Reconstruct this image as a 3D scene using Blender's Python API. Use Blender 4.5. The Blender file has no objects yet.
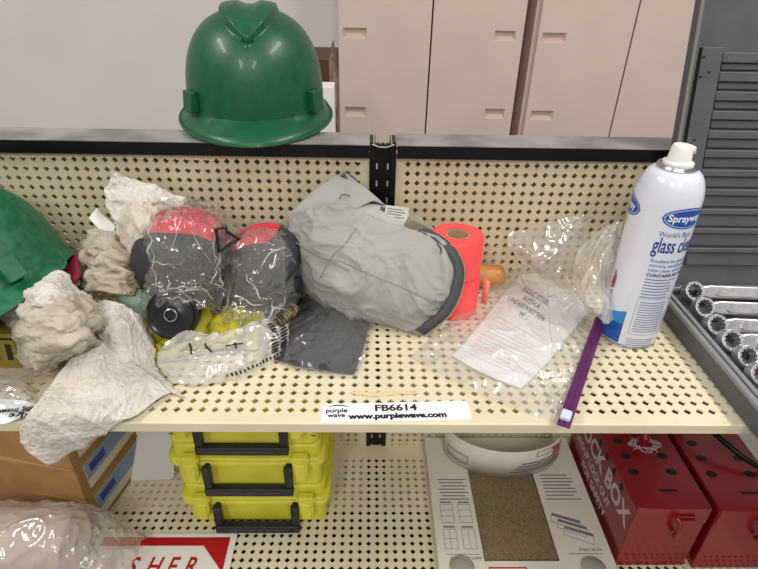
import bpy, math, random
import numpy as np
from mathutils import Vector, Matrix, noise
random.seed(4); noise.seed_set(4)
PI = math.pi
SC = bpy.context.scene
COL = SC.collection
U = 0.014          # metres in one perforation pitch: every length below is in pitches
ZOFF = 0.72        # metres from the floor to pitch height 0
FLOOR = -ZOFF / U
US, LS = 32.84, 6.31    # top of the upper and of the lower shelf

# ------------------------------------------------------------------ camera
CAM = np.array([-4.05028367, -53.91830767, 64.44623026])
R3 = np.array([[0.99969649, 0.02259247, -0.00982424], [-0.01426353, 0.85592311, 0.51690636], [0.02008698, -0.51660934, 0.85598557]])
FPX = 557.2745
cd = bpy.data.cameras.new('camera'); cam = bpy.data.objects.new('camera', cd); COL.objects.link(cam)
cd.sensor_width = 36.0; cd.lens = FPX / 758 * 36.0; cd.clip_start = 0.02; cd.clip_end = 50
m = Matrix.Identity(4)
for r in range(3):
    m[r][0] = R3[r, 0]; m[r][1] = R3[r, 2]; m[r][2] = -R3[r, 1]
m[0][3] = CAM[0] * U; m[1][3] = CAM[1] * U; m[2][3] = CAM[2] * U + ZOFF
cam.matrix_world = m
SC.camera = cam

# ------------------------------------------------------------------ light
w = bpy.data.worlds.new('world'); SC.world = w; w.use_nodes = True
w.node_tree.nodes['Background'].inputs[0].default_value = (1.0, 0.97, 0.94, 1)
w.node_tree.nodes['Background'].inputs[1].default_value = 0.36
SC.view_settings.view_transform = 'Standard'; SC.view_settings.look = 'None'
SC.view_settings.exposure = 0.0; SC.view_settings.gamma = 1.0; SC.view_settings.use_curve_mapping = False
SC.cycles.transparent_max_bounces = 24
SC.cycles.max_bounces = 8

def lamp(x, y, z, sx, sy, power):
    l = bpy.data.lights.new('ceiling_lamp_light', 'AREA'); l.shape = 'RECTANGLE'; l.size = sx; l.size_y = sy
    l.energy = power; l.color = (1.0, 0.96, 0.90)
    o = bpy.data.objects.new('ceiling_lamp_light', l); COL.objects.link(o); o.location = (x, y, z)
LAMPS = [(-1.75, -0.55, 3.1), (1.25, -0.45, 3.1), (-0.85, -2.7, 3.1), (0.4, -2.7, 3.1)]
for (x, y, z) in LAMPS:
    lamp(x, y, z, 0.3, 1.2, 34)

# ------------------------------------------------------------------ helpers
def ray(u, v): return R3 @ np.array([(u - 379) / FPX, 1, -(v - 284.5) / FPX])
def Yp(u, v, y):
    d = ray(u, v); return tuple(CAM + (y - CAM[1]) / d[1] * d)
def Zp(u, v, z):
    d = ray(u, v); return tuple(CAM + (z - CAM[2]) / d[2] * d)

def lin(h):
    c = [int(h[i:i + 2], 16) / 255 for i in (0, 2, 4)]
    return tuple(x / 12.92 if x < 0.04045 else ((x + 0.055) / 1.055) ** 2.4 for x in c) + (1,)

MATS = {}
def mat(name, hexa, rough=0.5, metal=0.0, var=None, vscale=20, bump=0.0, bscale=60, spec=0.5, coat=0.0, detail=4, bdist=.002):
    if name in MATS: return MATS[name]
    m = bpy.data.materials.new(name); m.use_nodes = True; nt = m.node_tree; b = nt.nodes['Principled BSDF']
    b.inputs['Base Color'].default_value = lin(hexa); b.inputs['Roughness'].default_value = rough
    b.inputs['Metallic'].default_value = metal; b.inputs['Specular IOR Level'].default_value = spec
    b.inputs['Coat Weight'].default_value = coat
    tc = nt.nodes.new('ShaderNodeTexCoord')
    if var:
        n = nt.nodes.new('ShaderNodeTexNoise'); n.inputs['Scale'].default_value = vscale; n.inputs['Detail'].default_value = detail
        r = nt.nodes.new('ShaderNodeValToRGB'); r.color_ramp.elements[0].position = 0.38; r.color_ramp.elements[1].position = 0.62
        r.color_ramp.elements[0].color = lin(hexa); r.color_ramp.elements[1].color = lin(var)
        nt.links.new(tc.outputs['Object'], n.inputs['Vector']); nt.links.new(n.outputs['Fac'], r.inputs['Fac'])
        nt.links.new(r.outputs['Color'], b.inputs['Base Color'])
    if bump:
        n = nt.nodes.new('ShaderNodeTexNoise'); n.inputs['Scale'].default_value = bscale; n.inputs['Detail'].default_value = 5
        bp = nt.nodes.new('ShaderNodeBump'); bp.inputs['Strength'].default_value = bump; bp.inputs['Distance'].default_value = bdist
        nt.links.new(tc.outputs['Object'], n.inputs['Vector']); nt.links.new(n.outputs['Fac'], bp.inputs['Height'])
        nt.links.new(bp.outputs['Normal'], b.inputs['Normal'])
    MATS[name] = m; return m

def film(name, tint='ffffff', haze=0.12, gloss=0.25, bscale=45, bstr=.12):
    """thin clear plastic: mostly passes light, a little milk and a sharp gloss on the creases"""
    if name in MATS: return MATS[name]
    m = bpy.data.materials.new(name); m.use_nodes = True; nt = m.node_tree
    for n in list(nt.nodes): nt.nodes.remove(n)
    N = nt.nodes.new; L = nt.links.new
    out = N('ShaderNodeOutputMaterial'); tr = N('ShaderNodeBsdfTransparent'); df = N('ShaderNodeBsdfDiffuse'); gl = N('ShaderNodeBsdfGlossy')
    tr.inputs[0].default_value = lin(tint); df.inputs[0].default_value = lin('f4f2ee'); gl.inputs['Roughness'].default_value = 0.1
    m1 = N('ShaderNodeMixShader'); m2 = N('ShaderNodeMixShader'); m1.inputs[0].default_value = haze
    lw = N('ShaderNodeLayerWeight'); lw.inputs['Blend'].default_value = gloss
    tc = N('ShaderNodeTexCoord'); n = N('ShaderNodeTexNoise'); n.inputs['Scale'].default_value = bscale; n.inputs['Detail'].default_value = 2
    n.inputs['Distortion'].default_value = 1.5
    try: n.noise_type = 'RIDGED_MULTIFRACTAL'
    except Exception: pass
    bp = N('ShaderNodeBump'); bp.inputs['Strength'].default_value = bstr; bp.inputs['Distance'].default_value = 0.004
    L(tc.outputs['Object'], n.inputs['Vector']); L(n.outputs['Fac'], bp.inputs['Height'])
    for q in (gl, df, lw): L(bp.outputs['Normal'], q.inputs['Normal'])
    L(tr.outputs[0], m1.inputs[1]); L(df.outputs[0], m1.inputs[2])
    ma = N('ShaderNodeMath'); ma.operation = 'MULTIPLY_ADD'; ma.inputs[1].default_value = .8; ma.inputs[2].default_value = .07; L(lw.outputs['Facing'], ma.inputs[0]); L(ma.outputs[0], m2.inputs[0]); L(m1.outputs[0], m2.inputs[1]); L(gl.outputs[0], m2.inputs[2]); L(m2.outputs[0], out.inputs[0])
    MATS[name] = m; return m

class MB:
    def __init__(s): s.v = []; s.f = []
    def add(s, v, f, M=None):
        n = len(s.v)
        s.v += [tuple(M @ Vector(p)) if M is not None else tuple(p) for p in v]
        s.f += [tuple(i + n for i in q) for q in f]; return s
    def box(s, x0, x1, y0, y1, z0, z1, M=None):
        v = [(x, y, z) for z in (z0, z1) for y in (y0, y1) for x in (x0, x1)]
        return s.add(v, [(0, 2, 3, 1), (4, 5, 7, 6), (0, 1, 5, 4), (2, 6, 7, 3), (0, 4, 6, 2), (1, 3, 7, 5)], M)
    def tube(s, pts, r, n=12, closed=False, M=None):
        pts = [Vector(p) for p in pts]; V = []; k = len(pts); prev = None
        for i, p in enumerate(pts):
            a = pts[(i - 1) % k] if closed or i else pts[0]; b = pts[(i + 1) % k] if closed or i < k - 1 else pts[-1]
            t = (b - a).normalized()
            if prev is None:
                prev = t.orthogonal().normalized()
            prev = (prev - t * prev.dot(t)).normalized(); q = t.cross(prev)
            rr = r[i] if isinstance(r, (list, tuple)) else r
            V += [tuple(p + (prev * math.cos(2 * PI * j / n) + q * math.sin(2 * PI * j / n)) * rr) for j in range(n)]
        F = [(i * n + j, i * n + (j + 1) % n, ((i + 1) % k) * n + (j + 1) % n, ((i + 1) % k) * n + j) for i in range(k if closed else k - 1) for j in range(n)]
        if not closed: F += [tuple(range(n - 1, -1, -1)), tuple((k - 1) * n + j for j in range(n))]
        return s.add(V, F, M)
    def lathe(s, prof, n=48, M=None, cap=True):
        V = [(r * math.cos(2 * PI * j / n), r * math.sin(2 * PI * j / n), z) for r, z in prof for j in range(n)]; k = len(prof)
        F = [(i * n + j, i * n + (j + 1) % n, (i + 1) * n + (j + 1) % n, (i + 1) * n + j) for i in range(k - 1) for j in range(n)]
        if cap: F += [tuple(range(n - 1, -1, -1)), tuple((k - 1) * n + j for j in range(n))]
        return s.add(V, F, M)
    def prism(s, poly, z0, z1, M=None):
        n = len(poly)
        V = [(x, y, z0) for x, y in poly] + [(x, y, z1) for x, y in poly]
        return s.add(V, [tuple(range(n - 1, -1, -1)), tuple(range(n, 2 * n))] + [(i, (i + 1) % n, n + (i + 1) % n, n + i) for i in range(n)], M)

def wp(p): return Vector((p[0] * U, p[1] * U, p[2] * U + ZOFF))
def empty(name, loc, label, cat, group=None):
    o = bpy.data.objects.new(name, None); COL.objects.link(o); o.location = wp(loc); o.empty_display_size = 0.02
    tag(o, label, cat, group); return o
def tag(o, label=None, cat=None, group=None, kind=None):
    if label: o['label'] = label
    if cat: o['category'] = cat
    if group: o['group'] = group
    if kind: o['kind'] = kind
    return o
ORG = {}
def obj(name, mb, material, parent=None, bevel=0, solid=0, smooth=True, angle=0.6, seg=2, off=0):
    P = [wp(p) for p in mb.v]
    if parent is None:
        a = np.array([tuple(p) for p in P]); o3 = Vector(((a[:, 0].min() + a[:, 0].max()) / 2, (a[:, 1].min() + a[:, 1].max()) / 2, a[:, 2].min()))
    else:
        o3 = ORG.get(parent.name) or parent.location.copy()
    me = bpy.data.meshes.new(name); me.from_pydata([tuple(p - o3) for p in P], [], mb.f); me.update()
    me.materials.append(material)
    if smooth:
        me.polygons.foreach_set('use_smooth', [True] * len(me.polygons)); me.set_sharp_from_angle(angle=angle)
    o = bpy.data.objects.new(name, me); COL.objects.link(o)
    if parent: o.parent = parent
    else: o.location = o3
    ORG[o.name] = o3.copy()
    if bevel:
        b = o.modifiers.new('bevel', 'BEVEL'); b.width = bevel * U; b.segments = seg; b.limit_method = 'ANGLE'; b.angle_limit = 0.7
        b.harden_normals = False
    if solid:
        q = o.modifiers.new('solid', 'SOLIDIFY'); q.thickness = solid * U; q.offset = off
    return o
def copy_tree(o, parent=None):
    c = o.copy(); COL.objects.link(c)
    if parent: c.parent = parent
    for ch in list(o.children): copy_tree(ch, c)
    return c
def text(body, size, offset=0.0, align='LEFT', extr=0.0, xs=1.0, space=1.0):
    cu = bpy.data.curves.new('t', 'FONT'); cu.body = body; cu.size = size; cu.offset = offset; cu.align_x = align; cu.extrude = extr; cu.resolution_u = 3
    cu.space_line = space
    o = bpy.data.objects.new('t', cu); COL.objects.link(o)
    me = o.to_mesh(); v = [(p.co.x * xs, p.co.y, p.co.z) for p in me.vertices]; f = [tuple(q.vertices) for q in me.polygons]
    o.to_mesh_clear(); bpy.data.objects.remove(o); bpy.data.curves.remove(cu); return v, f
def frame(o, x, y):
    """matrix with origin o and in-plane axes x, y"""
    o, x, y = Vector(o), Vector(x).normalized(), Vector(y); y = (y - x * y.dot(x)).normalized(); z = x.cross(y)
    return Matrix(((x.x, y.x, z.x, o.x), (x.y, y.y, z.y, o.y), (x.z, y.z, z.z, o.z), (0, 0, 0, 1)))

def cr(P, t):
    """Catmull-Rom through the rows of P at parameters t"""
    n = len(P); out = []
    for s in t:
        x = s * (n - 1); i = min(int(x), n - 2); q = x - i
        p1, p2 = P[i], P[i + 1]; p0 = P[i - 1] if i else 2 * p1 - p2; p3 = P[i + 2] if i + 2 < n else 2 * p2 - p1
        out.append(0.5 * ((2 * p1) + (-p0 + p2) * q + (2 * p0 - 5 * p1 + 4 * p2 - p3) * q * q + (-p0 + 3 * p1 - 3 * p2 + p3) * q ** 3))
    return np.array(out)
def patch(rows, nu=70, nv=70, amp=0.3, freq=0.35, seed=0, crease=True, zmin=None, edge=0.0, amp2=0.08, aniso=(1, 1, 1)):
    """a sheet through a grid of points, crumpled with noise; rows: lists of world points"""
    G = np.array(rows, float); A = cr(G, np.linspace(0, 1, nu)); A = np.stack([cr(A[i], np.linspace(0, 1, nv)) for i in range(nu)])
    du = np.gradient(A, axis=0); dv = np.gradient(A, axis=1); N = np.cross(du, dv); N /= (np.linalg.norm(N, axis=2, keepdims=True) + 1e-9)
    V = []; sd = Vector((seed * 13.7, seed * 7.3, seed * 3.1))
    for i in range(nu):
        for j in range(nv):
            p = Vector(A[i, j]); q = Vector((p.x * aniso[0], p.y * aniso[1], p.z * aniso[2])) * freq + sd
            if crease:
                w2 = noise.noise_vector(q * 0.7) * 1.1; q1 = q + w2
                r1 = 1 - min(1, abs(noise.noise(q1)) * 2.4); r2 = 1 - min(1, abs(noise.noise(q1 * 2.1 + Vector((5, 1, 2)))) * 2.6)
                r3 = 1 - min(1, abs(noise.noise(q1 * 4.3 + Vector((1, 8, 2)))) * 2.6)
                d = (r1 ** 2 - .4) * amp + (r2 ** 2 - .3) * amp * .5 + (r3 ** 2 - .3) * amp * .22 + noise.noise(q * 9) * amp2
            else: d = noise.noise(q) * amp + noise.noise(q * 2.7) * amp * 0.4 + noise.noise(q * 7) * amp2
            n = Vector(N[i, j]); p = p + n * d
            if edge and (i in (0, nu - 1) or j in (0, nv - 1)): p = p + Vector((noise.noise(q * 3), noise.noise(q * 3 + Vector((9, 9, 9))), 0)) * edge
            if zmin is not None and p.z < zmin and p.y > -22.3: p.z = zmin + 0.02
            V.append(tuple(p))
    F = [(i * nv + j, i * nv + j + 1, (i + 1) * nv + j + 1, (i + 1) * nv + j) for i in range(nu - 1) for j in range(nv - 1)]
    mb = MB(); mb.v = V; mb.f = F; return mb

def crumple(rows, n=48, m=48, stretch=1.25, iters=160, bend=.35, anchor=.03, seed=0, zmin=None, kick=.35, kfreq=.6, grav=0.0, ymax=None, sub=1, tri=False, fine=0.0, ffreq=1.2, su=None, fan=(1, 1, 1)):
    """lay a sheet that is too large for its outline over the control points and let it buckle into folds"""
    G = np.array(rows, float); A = cr(G, np.linspace(0, 1, n)); A = np.stack([cr(A[i], np.linspace(0, 1, m)) for i in range(n)])
    du = np.gradient(A, axis=0); dv = np.gradient(A, axis=1); N = np.cross(du, dv); N /= (np.linalg.norm(N, axis=2, keepdims=True) + 1e-9)
    X = A.copy(); rng = np.random.default_rng(seed); sd = Vector((seed * 3.7, seed * 1.3, seed * 5.1))
    K = np.array([[noise.noise(Vector(A[i, j]) * kfreq + sd) + .4 * noise.noise(Vector(A[i, j]) * kfreq * 2.6 + sd) for j in range(m)] for i in range(n)])
    X += N * K[..., None] * kick + rng.normal(size=X.shape) * .12 * min(1, kick)
    C_ = []
    def con(di, dj, k, s_, push=False):
        a = A[max(0, -di):n - max(0, di), max(0, -dj):m - max(0, dj)]; b_ = A[max(0, di):n + min(0, di), max(0, dj):m + min(0, dj)]
        R0 = np.linalg.norm(b_ - a, axis=2) * s_; h0, h1 = R0.shape
        C_.append((di, dj, k, R0 * (1 + (K[:h0, :h1] + rng.normal(size=(h0, h1)) * .12) * (s_ - 1)), push))
    su = su or stretch; sd_ = (su + stretch) / 2
    con(1, 0, 1, su); con(0, 1, 1, stretch); con(1, 1, .5, sd_); con(1, -1, .5, sd_); con(2, 0, bend, su * .98, True); con(0, 2, bend, stretch * .98, True)
    W = np.zeros((n, m, 1))
    for it in range(iters):
        D = np.zeros_like(X); W[:] = 0
        for di, dj, k, R_, push in C_:
            ia, ib = slice(max(0, -di), n - max(0, di)), slice(max(0, di), n + min(0, di)); ja, jb = slice(max(0, -dj), m - max(0, dj)), slice(max(0, dj), m + min(0, dj))
            d = X[ib, jb] - X[ia, ja]; L_ = np.linalg.norm(d, axis=2) + 1e-9; e = (L_ - R_) / L_
            if push: e = np.minimum(e, 0)
            c = (d * (e * k * .5)[..., None]); D[ia, ja] += c; D[ib, jb] -= c; W[ia, ja] += k; W[ib, jb] += k
        X += D / np.maximum(W, 1e-6) * 1.9
        X += (A - X) * (anchor if it > iters * .2 else anchor * .3)
        X[..., 2] -= grav
        if zmin is not None:
            k_ = (X[..., 2] < zmin) & (X[..., 1] > -22.6); X[..., 2][k_] = zmin + .01
        if ymax is not None: X[..., 1] = np.minimum(X[..., 1], ymax)
    mb = MB()
    if sub > 1:
        n2, m2 = (n - 1) * sub + 1, (m - 1) * sub + 1
        Y_ = cr(X, np.linspace(0, 1, n2)); X = np.stack([cr(Y_[i], np.linspace(0, 1, m2)) for i in range(n2)]); n, m = n2, m2
    if fine:
        du = np.gradient(X, axis=0); dv = np.gradient(X, axis=1); N = np.cross(du, dv); N /= (np.linalg.norm(N, axis=2, keepdims=True) + 1e-9)
        for i in range(n):
            for j in range(m):
                q = Vector((X[i, j, 0] * fan[0], X[i, j, 1] * fan[1], X[i, j, 2] * fan[2])) * ffreq + sd; w2 = noise.noise_vector(q * .6) * .8
                f1 = 1 - min(1, abs(noise.noise(q + w2)) * 2.6); f2 = 1 - min(1, abs(noise.noise(q * 2.4 + w2)) * 2.6)
                X[i, j] += N[i, j] * ((f1 ** 2 - .35) * fine + (f2 ** 2 - .35) * fine * .45)
        if zmin is not None:
            k_ = (X[..., 2] < zmin) & (X[..., 1] > -22.6); X[..., 2][k_] = zmin
        if ymax is not None: X[..., 1] = np.minimum(X[..., 1], ymax)
    mb.v = [tuple(p) for p in X.reshape(-1, 3)]
    mb.f = [(i * m + j, i * m + j + 1, (i + 1) * m + j + 1, (i + 1) * m + j) for i in range(n - 1) for j in range(m - 1)]
    if tri:
        F2 = []
        for q in mb.f: F2 += [(q[0], q[1], q[2]), (q[0], q[2], q[3])] if rng.random() < .5 else [(q[0], q[1], q[3]), (q[1], q[2], q[3])]
        mb.f = F2
    return mb
def creases(par, mb, n, seed, w=.04, length=(10, 30), turn=.07):
    """highlight streaks on the folds of a film sheet, put in as thin pale ridges"""
    rnd = random.Random(seed); T_ = mb.v; F0 = mb.f; m_ = F0[0][3] - F0[0][0]; n_ = len(T_) // m_; G = np.array(T_).reshape(n_, m_, 3); b = MB()
    for k in range(n):
        i, j = rnd.uniform(4, n_ - 5), rnd.uniform(4, m_ - 5); a = rnd.uniform(0, 2 * PI); pts = []
        for q in range(int(rnd.uniform(*length))):
            if not (1 < i < n_ - 3 and 1 < j < m_ - 3): break
            ii, jj = int(i), int(j); f, g = i - ii, j - jj
            p = G[ii, jj] * (1 - f) * (1 - g) + G[ii + 1, jj] * f * (1 - g) + G[ii, jj + 1] * (1 - f) * g + G[ii + 1, jj + 1] * f * g
            pts.append((p[0], p[1] - .04, p[2] + .04)); a += rnd.uniform(-turn, turn) * 2; i += math.cos(a) * 1.6; j += math.sin(a) * 1.6
        if len(pts) > 5:
            r = w * rnd.uniform(.5, 1.5); b.tube(pts, [r * math.sin(PI * (q + .4) / len(pts)) + .004 for q in range(len(pts))], 5)
    o = obj('crease_highlights', b, film('crease_highlight_film', haze=.5, gloss=.5), par); o['kind'] = 'stuff'; return o  # milky tubes put the bright streaks of the folds into the geometry
def perf(mb, a0, b0, na, nb, hole, fn, t=0.12, skip=None):
    """perforated sheet of na x nb unit cells (lower left cell corner a0,b0), diamond holes; fn maps (a, b, depth) to the world"""
    V = mb.v; F = mb.f; base = len(V)
    for d in (0, t):
        for j in range(nb + 1):
            for i in range(na + 1): V.append(fn(a0 + i, b0 + j, d))
    g = (na + 1) * (nb + 1)
    def c(i, j, k): return base + k * g + j * (na + 1) + i
    for j in range(nb):
        for i in range(na):
            x, y = a0 + i + .5, b0 + j + .5; n = len(V)
            for d in (0, t):
                V += [fn(x - hole, y, d), fn(x, y - hole, d), fn(x + hole, y, d), fn(x, y + hole, d)]
            for k in (0, 1):
                L, B, Rr, T = n + 4 * k, n + 4 * k + 1, n + 4 * k + 2, n + 4 * k + 3
                q = [(c(i, j, k), c(i + 1, j, k), B), (c(i + 1, j, k), c(i + 1, j + 1, k), Rr), (c(i + 1, j + 1, k), c(i, j + 1, k), T), (c(i, j + 1, k), c(i, j, k), L),
                     (c(i, j, k), B, L), (c(i + 1, j, k), Rr, B), (c(i + 1, j + 1, k), T, Rr), (c(i, j + 1, k), L, T)]
                F += q if k == 0 else [tuple(reversed(z)) for z in q]
            for e in range(4): F.append((n + e, n + (e + 1) % 4, n + 4 + (e + 1) % 4, n + 4 + e))
    return mb

# ------------------------------------------------------------------ materials
M_cream = mat('cream_enamel', 'd2c7a8', 0.4, var='ccc0a0', vscale=14)
M_shelf = mat('shelf_enamel', 'e2d8bc', 0.35, var='dacfb0', vscale=9)
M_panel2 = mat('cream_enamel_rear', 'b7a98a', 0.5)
M_black = mat('black_enamel', '09090a', 0.3, var='0d0d0e', vscale=30, spec=.3)
M_green = mat('green_shell', '05502f', 0.4, var='0a5936', vscale=60, coat=0.1, bump=0.03, bscale=300)
M_green2 = mat('green_shell_worn', '0d5c3a', 0.45, var='25714f', vscale=70, bump=0.05, bscale=300)
M_white = mat('white_plastic', 'f2f2f0', 0.35)
M_paper = mat('printed_paper', 'ecebee', 0.7)
M_ink = mat('black_ink', '1a1a1c', 0.6)
M_ink2 = mat('grey_ink', '6d6d72', 0.7)
M_card = mat('brown_cardboard', 'a47c4c', 0.8, var='9a7244', vscale=25, bump=0.1, bscale=150)
M_dark = mat('dark_rubber', '1f2023', 0.55)

# ------------------------------------------------------------------ room
def struct(o): o['kind'] = 'structure'; return o
b = MB(); b.box(-260, 260, 136, 142, FLOOR, FLOOR + 230)
struct(obj('wall_back', b, mat('painted_wall', 'ece8e4', 0.8, var='e8e4e0', vscale=3), smooth=False))
b = MB(); b.box(-260, 260, -150, 136, FLOOR - 4, FLOOR)
struct(obj('floor', b, mat('polished_concrete', '8f8a84', 0.4, var='837e79', vscale=4), smooth=False))

# ------------------------------------------------------------------ shelving
XL, XR = -46.04, 39.0
t = empty('shelving_frame', (-2.5, 0.5, FLOOR), 'gondola shelving frame with black upright, black top rail and cream perforated back panels', 'shelving')
# back panels: the left one ends before the upright, the right one starts after it
b = MB()
perf(b, -0.5, 28.5, 39, 18, 0.32, lambda a, h, d: (a, d, h))
b.box(-1.2, -0.5, 0, .12, 28.5, 46.5); b.box(-1.2, 38.5, 0, .12, 46.5, 46.8)
obj('back_panel', b, M_cream, t, smooth=False)
b = MB()
perf(b, -45.54, 28.5, 41, 18, 0.32, lambda a, h, d: (a, d, h))
b.box(-4.54, -3.9, 0, .12, 28.5, 46.5); b.box(-45.54, -3.9, 0, .12, 46.5, 46.8)
obj('back_panel', b, M_cream, t, smooth=False)
for (a0, n, x0, x1) in ((-0.8, 39, -1.2, 38.2), (-45.8, 41, -4.8, -3.9)):
    b = MB(); perf(b, a0, 5.66, n, 22, 0.32, lambda a, h, d: (a, d, h))
    if x0 > -2: b.box(-1.2, -0.8, 0, .12, 5.66, 27.66)
    else: b.box(-4.8, -3.9, 0, .12, 5.66, 27.66)
    b.box(x0 if x0 > -2 else -45.8, x1, 0, .12, 27.66, 28.4)
    obj('back_panel', b, M_cream, t, smooth=False)
# the far side of the double-sided run
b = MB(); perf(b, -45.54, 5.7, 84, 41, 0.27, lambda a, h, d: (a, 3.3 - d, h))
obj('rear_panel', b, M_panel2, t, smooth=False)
b = MB(); b.box(-3.85, -3.3, -.25, 3.3, FLOOR, 48.0); b.box(-1.8, -1.22, -.25, 3.3, FLOOR, 48.0); b.box(-3.85, -1.22, .1, .5, FLOOR, 48.0)
b.box(-3.3, -1.8, -.25, -.15, 47.2, 48.0)
up = obj('upright', b, M_black, t, bevel=0.04)
b = MB()
for k in range(24):
    for x in (-3.12, -2.02): b.box(x - .08, x + .08, .05, .1, 45.4 - k * 1.8, 46.0 - k * 1.8)
obj('slot', b, mat('bare_metal', 'c9c9c6', 0.3, 0.6), up, smooth=False)['kind'] = 'stuff'
M_rail = mat('rail_top_reflection', '6f6d6c', 0.3, var='9a9694', vscale=16, detail=8)  # marbled grey paints the dusty reflection on the glossy black top
for x0, x1 in ((XL, -3.9), (-1.15, XR)):
    b = MB(); b.box(x0, x1, -.62, -.5, 46.75, 48.02); b.box(x0, x1, -.5, -.1, 46.75, 46.9)
    r = obj('top_rail', b, M_black, t)
    b = MB(); b.box(x0, x1, -.62, 3.45, 48.02, 48.1); obj('rail_cap', b, M_rail, r)
b = MB()
for x in (-3.1, -2.0):
    b.tube([(x - .35, -.3, 48.1), (x - .35, 1.5, 48.1), (x - .35, 3.3, 48.1)], .05); b.tube([(x + .3, -.3, 48.1), (x + .3, 3.3, 48.1)], .05)
b.tube([(-3.6, -.35, 48.05), (-2.9, -.35, 47.8), (-2.2, -.35, 47.8), (-1.45, -.35, 48.05)], .06)
obj('upright_lip', b, MATS['bare_metal'], up)

b = MB(); b.box(XL, XR, -24.5, -24.0, FLOOR, LS - 1.2); b.box(XL, XR, -24.0, -.3, LS - 14, LS - 13.8); obj('hole_shade_panel', b, M_black, t)  # unseen panels added to keep light out beneath the lower shelf holes
def shelf(name_label, a0, na, yfirst, nrows, z, yfront, lipz):
    s = empty('perforated_shelf', ((a0 * 2 + na) / 2, yfront / 2, z - 1), name_label, 'shelf')
    b = MB(); perf(b, a0, yfirst - .5 - (nrows - 1), na, nrows, 0.33, lambda a, h, d: (a, h, z - d), t=.12)
    y0, y1 = yfirst - .5 - (nrows - 1), yfirst + .5
    b.box(a0, a0 + na, yfront, y0, z - .12, z); b.box(a0, a0 + na, y1, -.02, z - .12, z)
    obj('deck', b, M_shelf, s, smooth=False)
    b = MB(); b.tube([(a0, yfront, z - .14), (a0 + na, yfront, z - .14)], .14, 16); b.box(a0, a0 + na, yfront - .14, yfront + .02, lipz, z - .14)
    b.box(a0, a0 + na, yfront - .14, yfront + 1.0, lipz - .1, lipz)
    obj('front_lip', b, M_shelf, s)
    return s
sh = shelf('upper cream perforated shelf strewn with rags, bags, tape and a spray can', -44.47, 81, -1.0, 21, US, -22.35, US - .82)
lo = shelf('lower cream perforated shelf holding yellow cases and red lock boxes', -45.01, 84, -2.77, 22, LS, -25.2, LS - 1.1)
b = MB(); b.box(-4.2, -4.12, -22.5, -22.48, US - .95, US - .2); b.box(-4.05, 9, -22.5, -22.485, US - .95, US - .9)
# ---- sticker on the shelf edge
S0 = Zp(321, 423.0, US + .02); S1 = Zp(472, 419.5, US + .02)
ang = math.atan2(S1[1] - S0[1], S1[0] - S0[0]); ax = (math.cos(ang), math.sin(ang), 0); ay = (-math.sin(ang), math.cos(ang), 0)
Lx = math.hypot(S1[0] - S0[0], S1[1] - S0[1]); Hy = Zp(392, 402.5, US)[1] - Zp(392, 421, US)[1]
F = frame(S0, ax, ay)
def rrect(x0, x1, y0, y1, r, n=5):
    P = []
    for cx, cy, a in ((x1 - r, y0 + r, -PI / 2), (x1 - r, y1 - r, 0), (x0 + r, y1 - r, PI / 2), (x0 + r, y0 + r, PI)):
        P += [(cx + r * math.cos(a + PI / 2 * k / n), cy + r * math.sin(a + PI / 2 * k / n)) for k in range(n + 1)]
    return P
b = MB(); b.prism(rrect(0, Lx, 0, Hy, .25), 0, .03, F)
st = obj('price_sticker', b, mat('sticker_paper', 'f6f5fb', 0.4), sh, smooth=False); st['label'] = 'white lot number sticker with black print'
b = MB()
v, f = text('FB6614', .98, .035, 'CENTER', xs=1.15); b.add(v, f, F @ Matrix.Translation((Lx * .5, Hy * .55, .045)))
v, f = text('www.purplewave.com', .78, .045, 'CENTER', xs=1.1); b.add(v, f, F @ Matrix.Translation((Lx * .51, Hy * .16, .045)))
v, f = text('purple\nwave', .66, .02, 'CENTER', space=.8); b.add(v, f, F @ Matrix.Translation((Lx * .1, Hy * .52, .045)))
arc = [(Lx * .035 + 1.9 * k / 10, Hy * .72 + .45 * math.sin(PI * (0.15 + .75 * k / 10))) for k in range(11)]
b.prism(arc + [(x, y - .13 * math.sin(PI * min(1, (i + .5) / 11))) for i, (x, y) in reversed(list(enumerate(arc)))], .03, .045, F)
obj('print', b, M_ink, st, smooth=False)
b = MB(); v, f = text('AUCTION', .38, 0, 'CENTER'); b.add(v, f, F @ Matrix.Translation((Lx * .1, Hy * .06, .045)))
obj('pale_print', b, mat('pale_print', 'c9c7d2', 0.5), st, smooth=False)

# ------------------------------------------------------------------ background cabinets
M_cab = mat('beige_cabinet_plastic', 'e6d3c9', 0.6, var='e2cfc5', vscale=6)
M_gap = mat('cabinet_gap', '3c332b', 0.7)
def plate(mb, x0, x1, z0, z1, y, pockets, depth):
    xs = sorted({x0, x1} | {p[0] for p in pockets} | {p[1] for p in pockets}); zs = sorted({z0, z1} | {p[2] for p in pockets} | {p[3] for p in pockets})
    for i in range(len(xs) - 1):
        for j in range(len(zs) - 1):
            cx, cz = (xs[i] + xs[i + 1]) / 2, (zs[j] + zs[j + 1]) / 2
            if any(p[0] < cx < p[1] and p[2] < cz < p[3] for p in pockets): continue
            mb.add([(xs[i], y, zs[j]), (xs[i + 1], y, zs[j]), (xs[i + 1], y, zs[j + 1]), (xs[i], y, zs[j + 1])], [(0, 1, 2, 3)])
    for a, c, e, g in pockets:
        s = (c - a) * .12; h = (g - e)
        o = [(a, y, e), (c, y, e), (c, y, g), (a, y, g)]; n = [(a + s, y + depth, e + h * .38), (c - s, y + depth, e + h * .38), (c - s, y + depth, g - h * .08), (a + s, y + depth, g - h * .08)]
        mb.add(o + n, [(0, 1, 5, 4), (1, 2, 6, 5), (2, 3, 7, 6), (3, 0, 4, 7), (4, 5, 6, 7)])
CY = 115
def cabx(u, v=70): return Yp(u, v, CY)[0]
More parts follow.
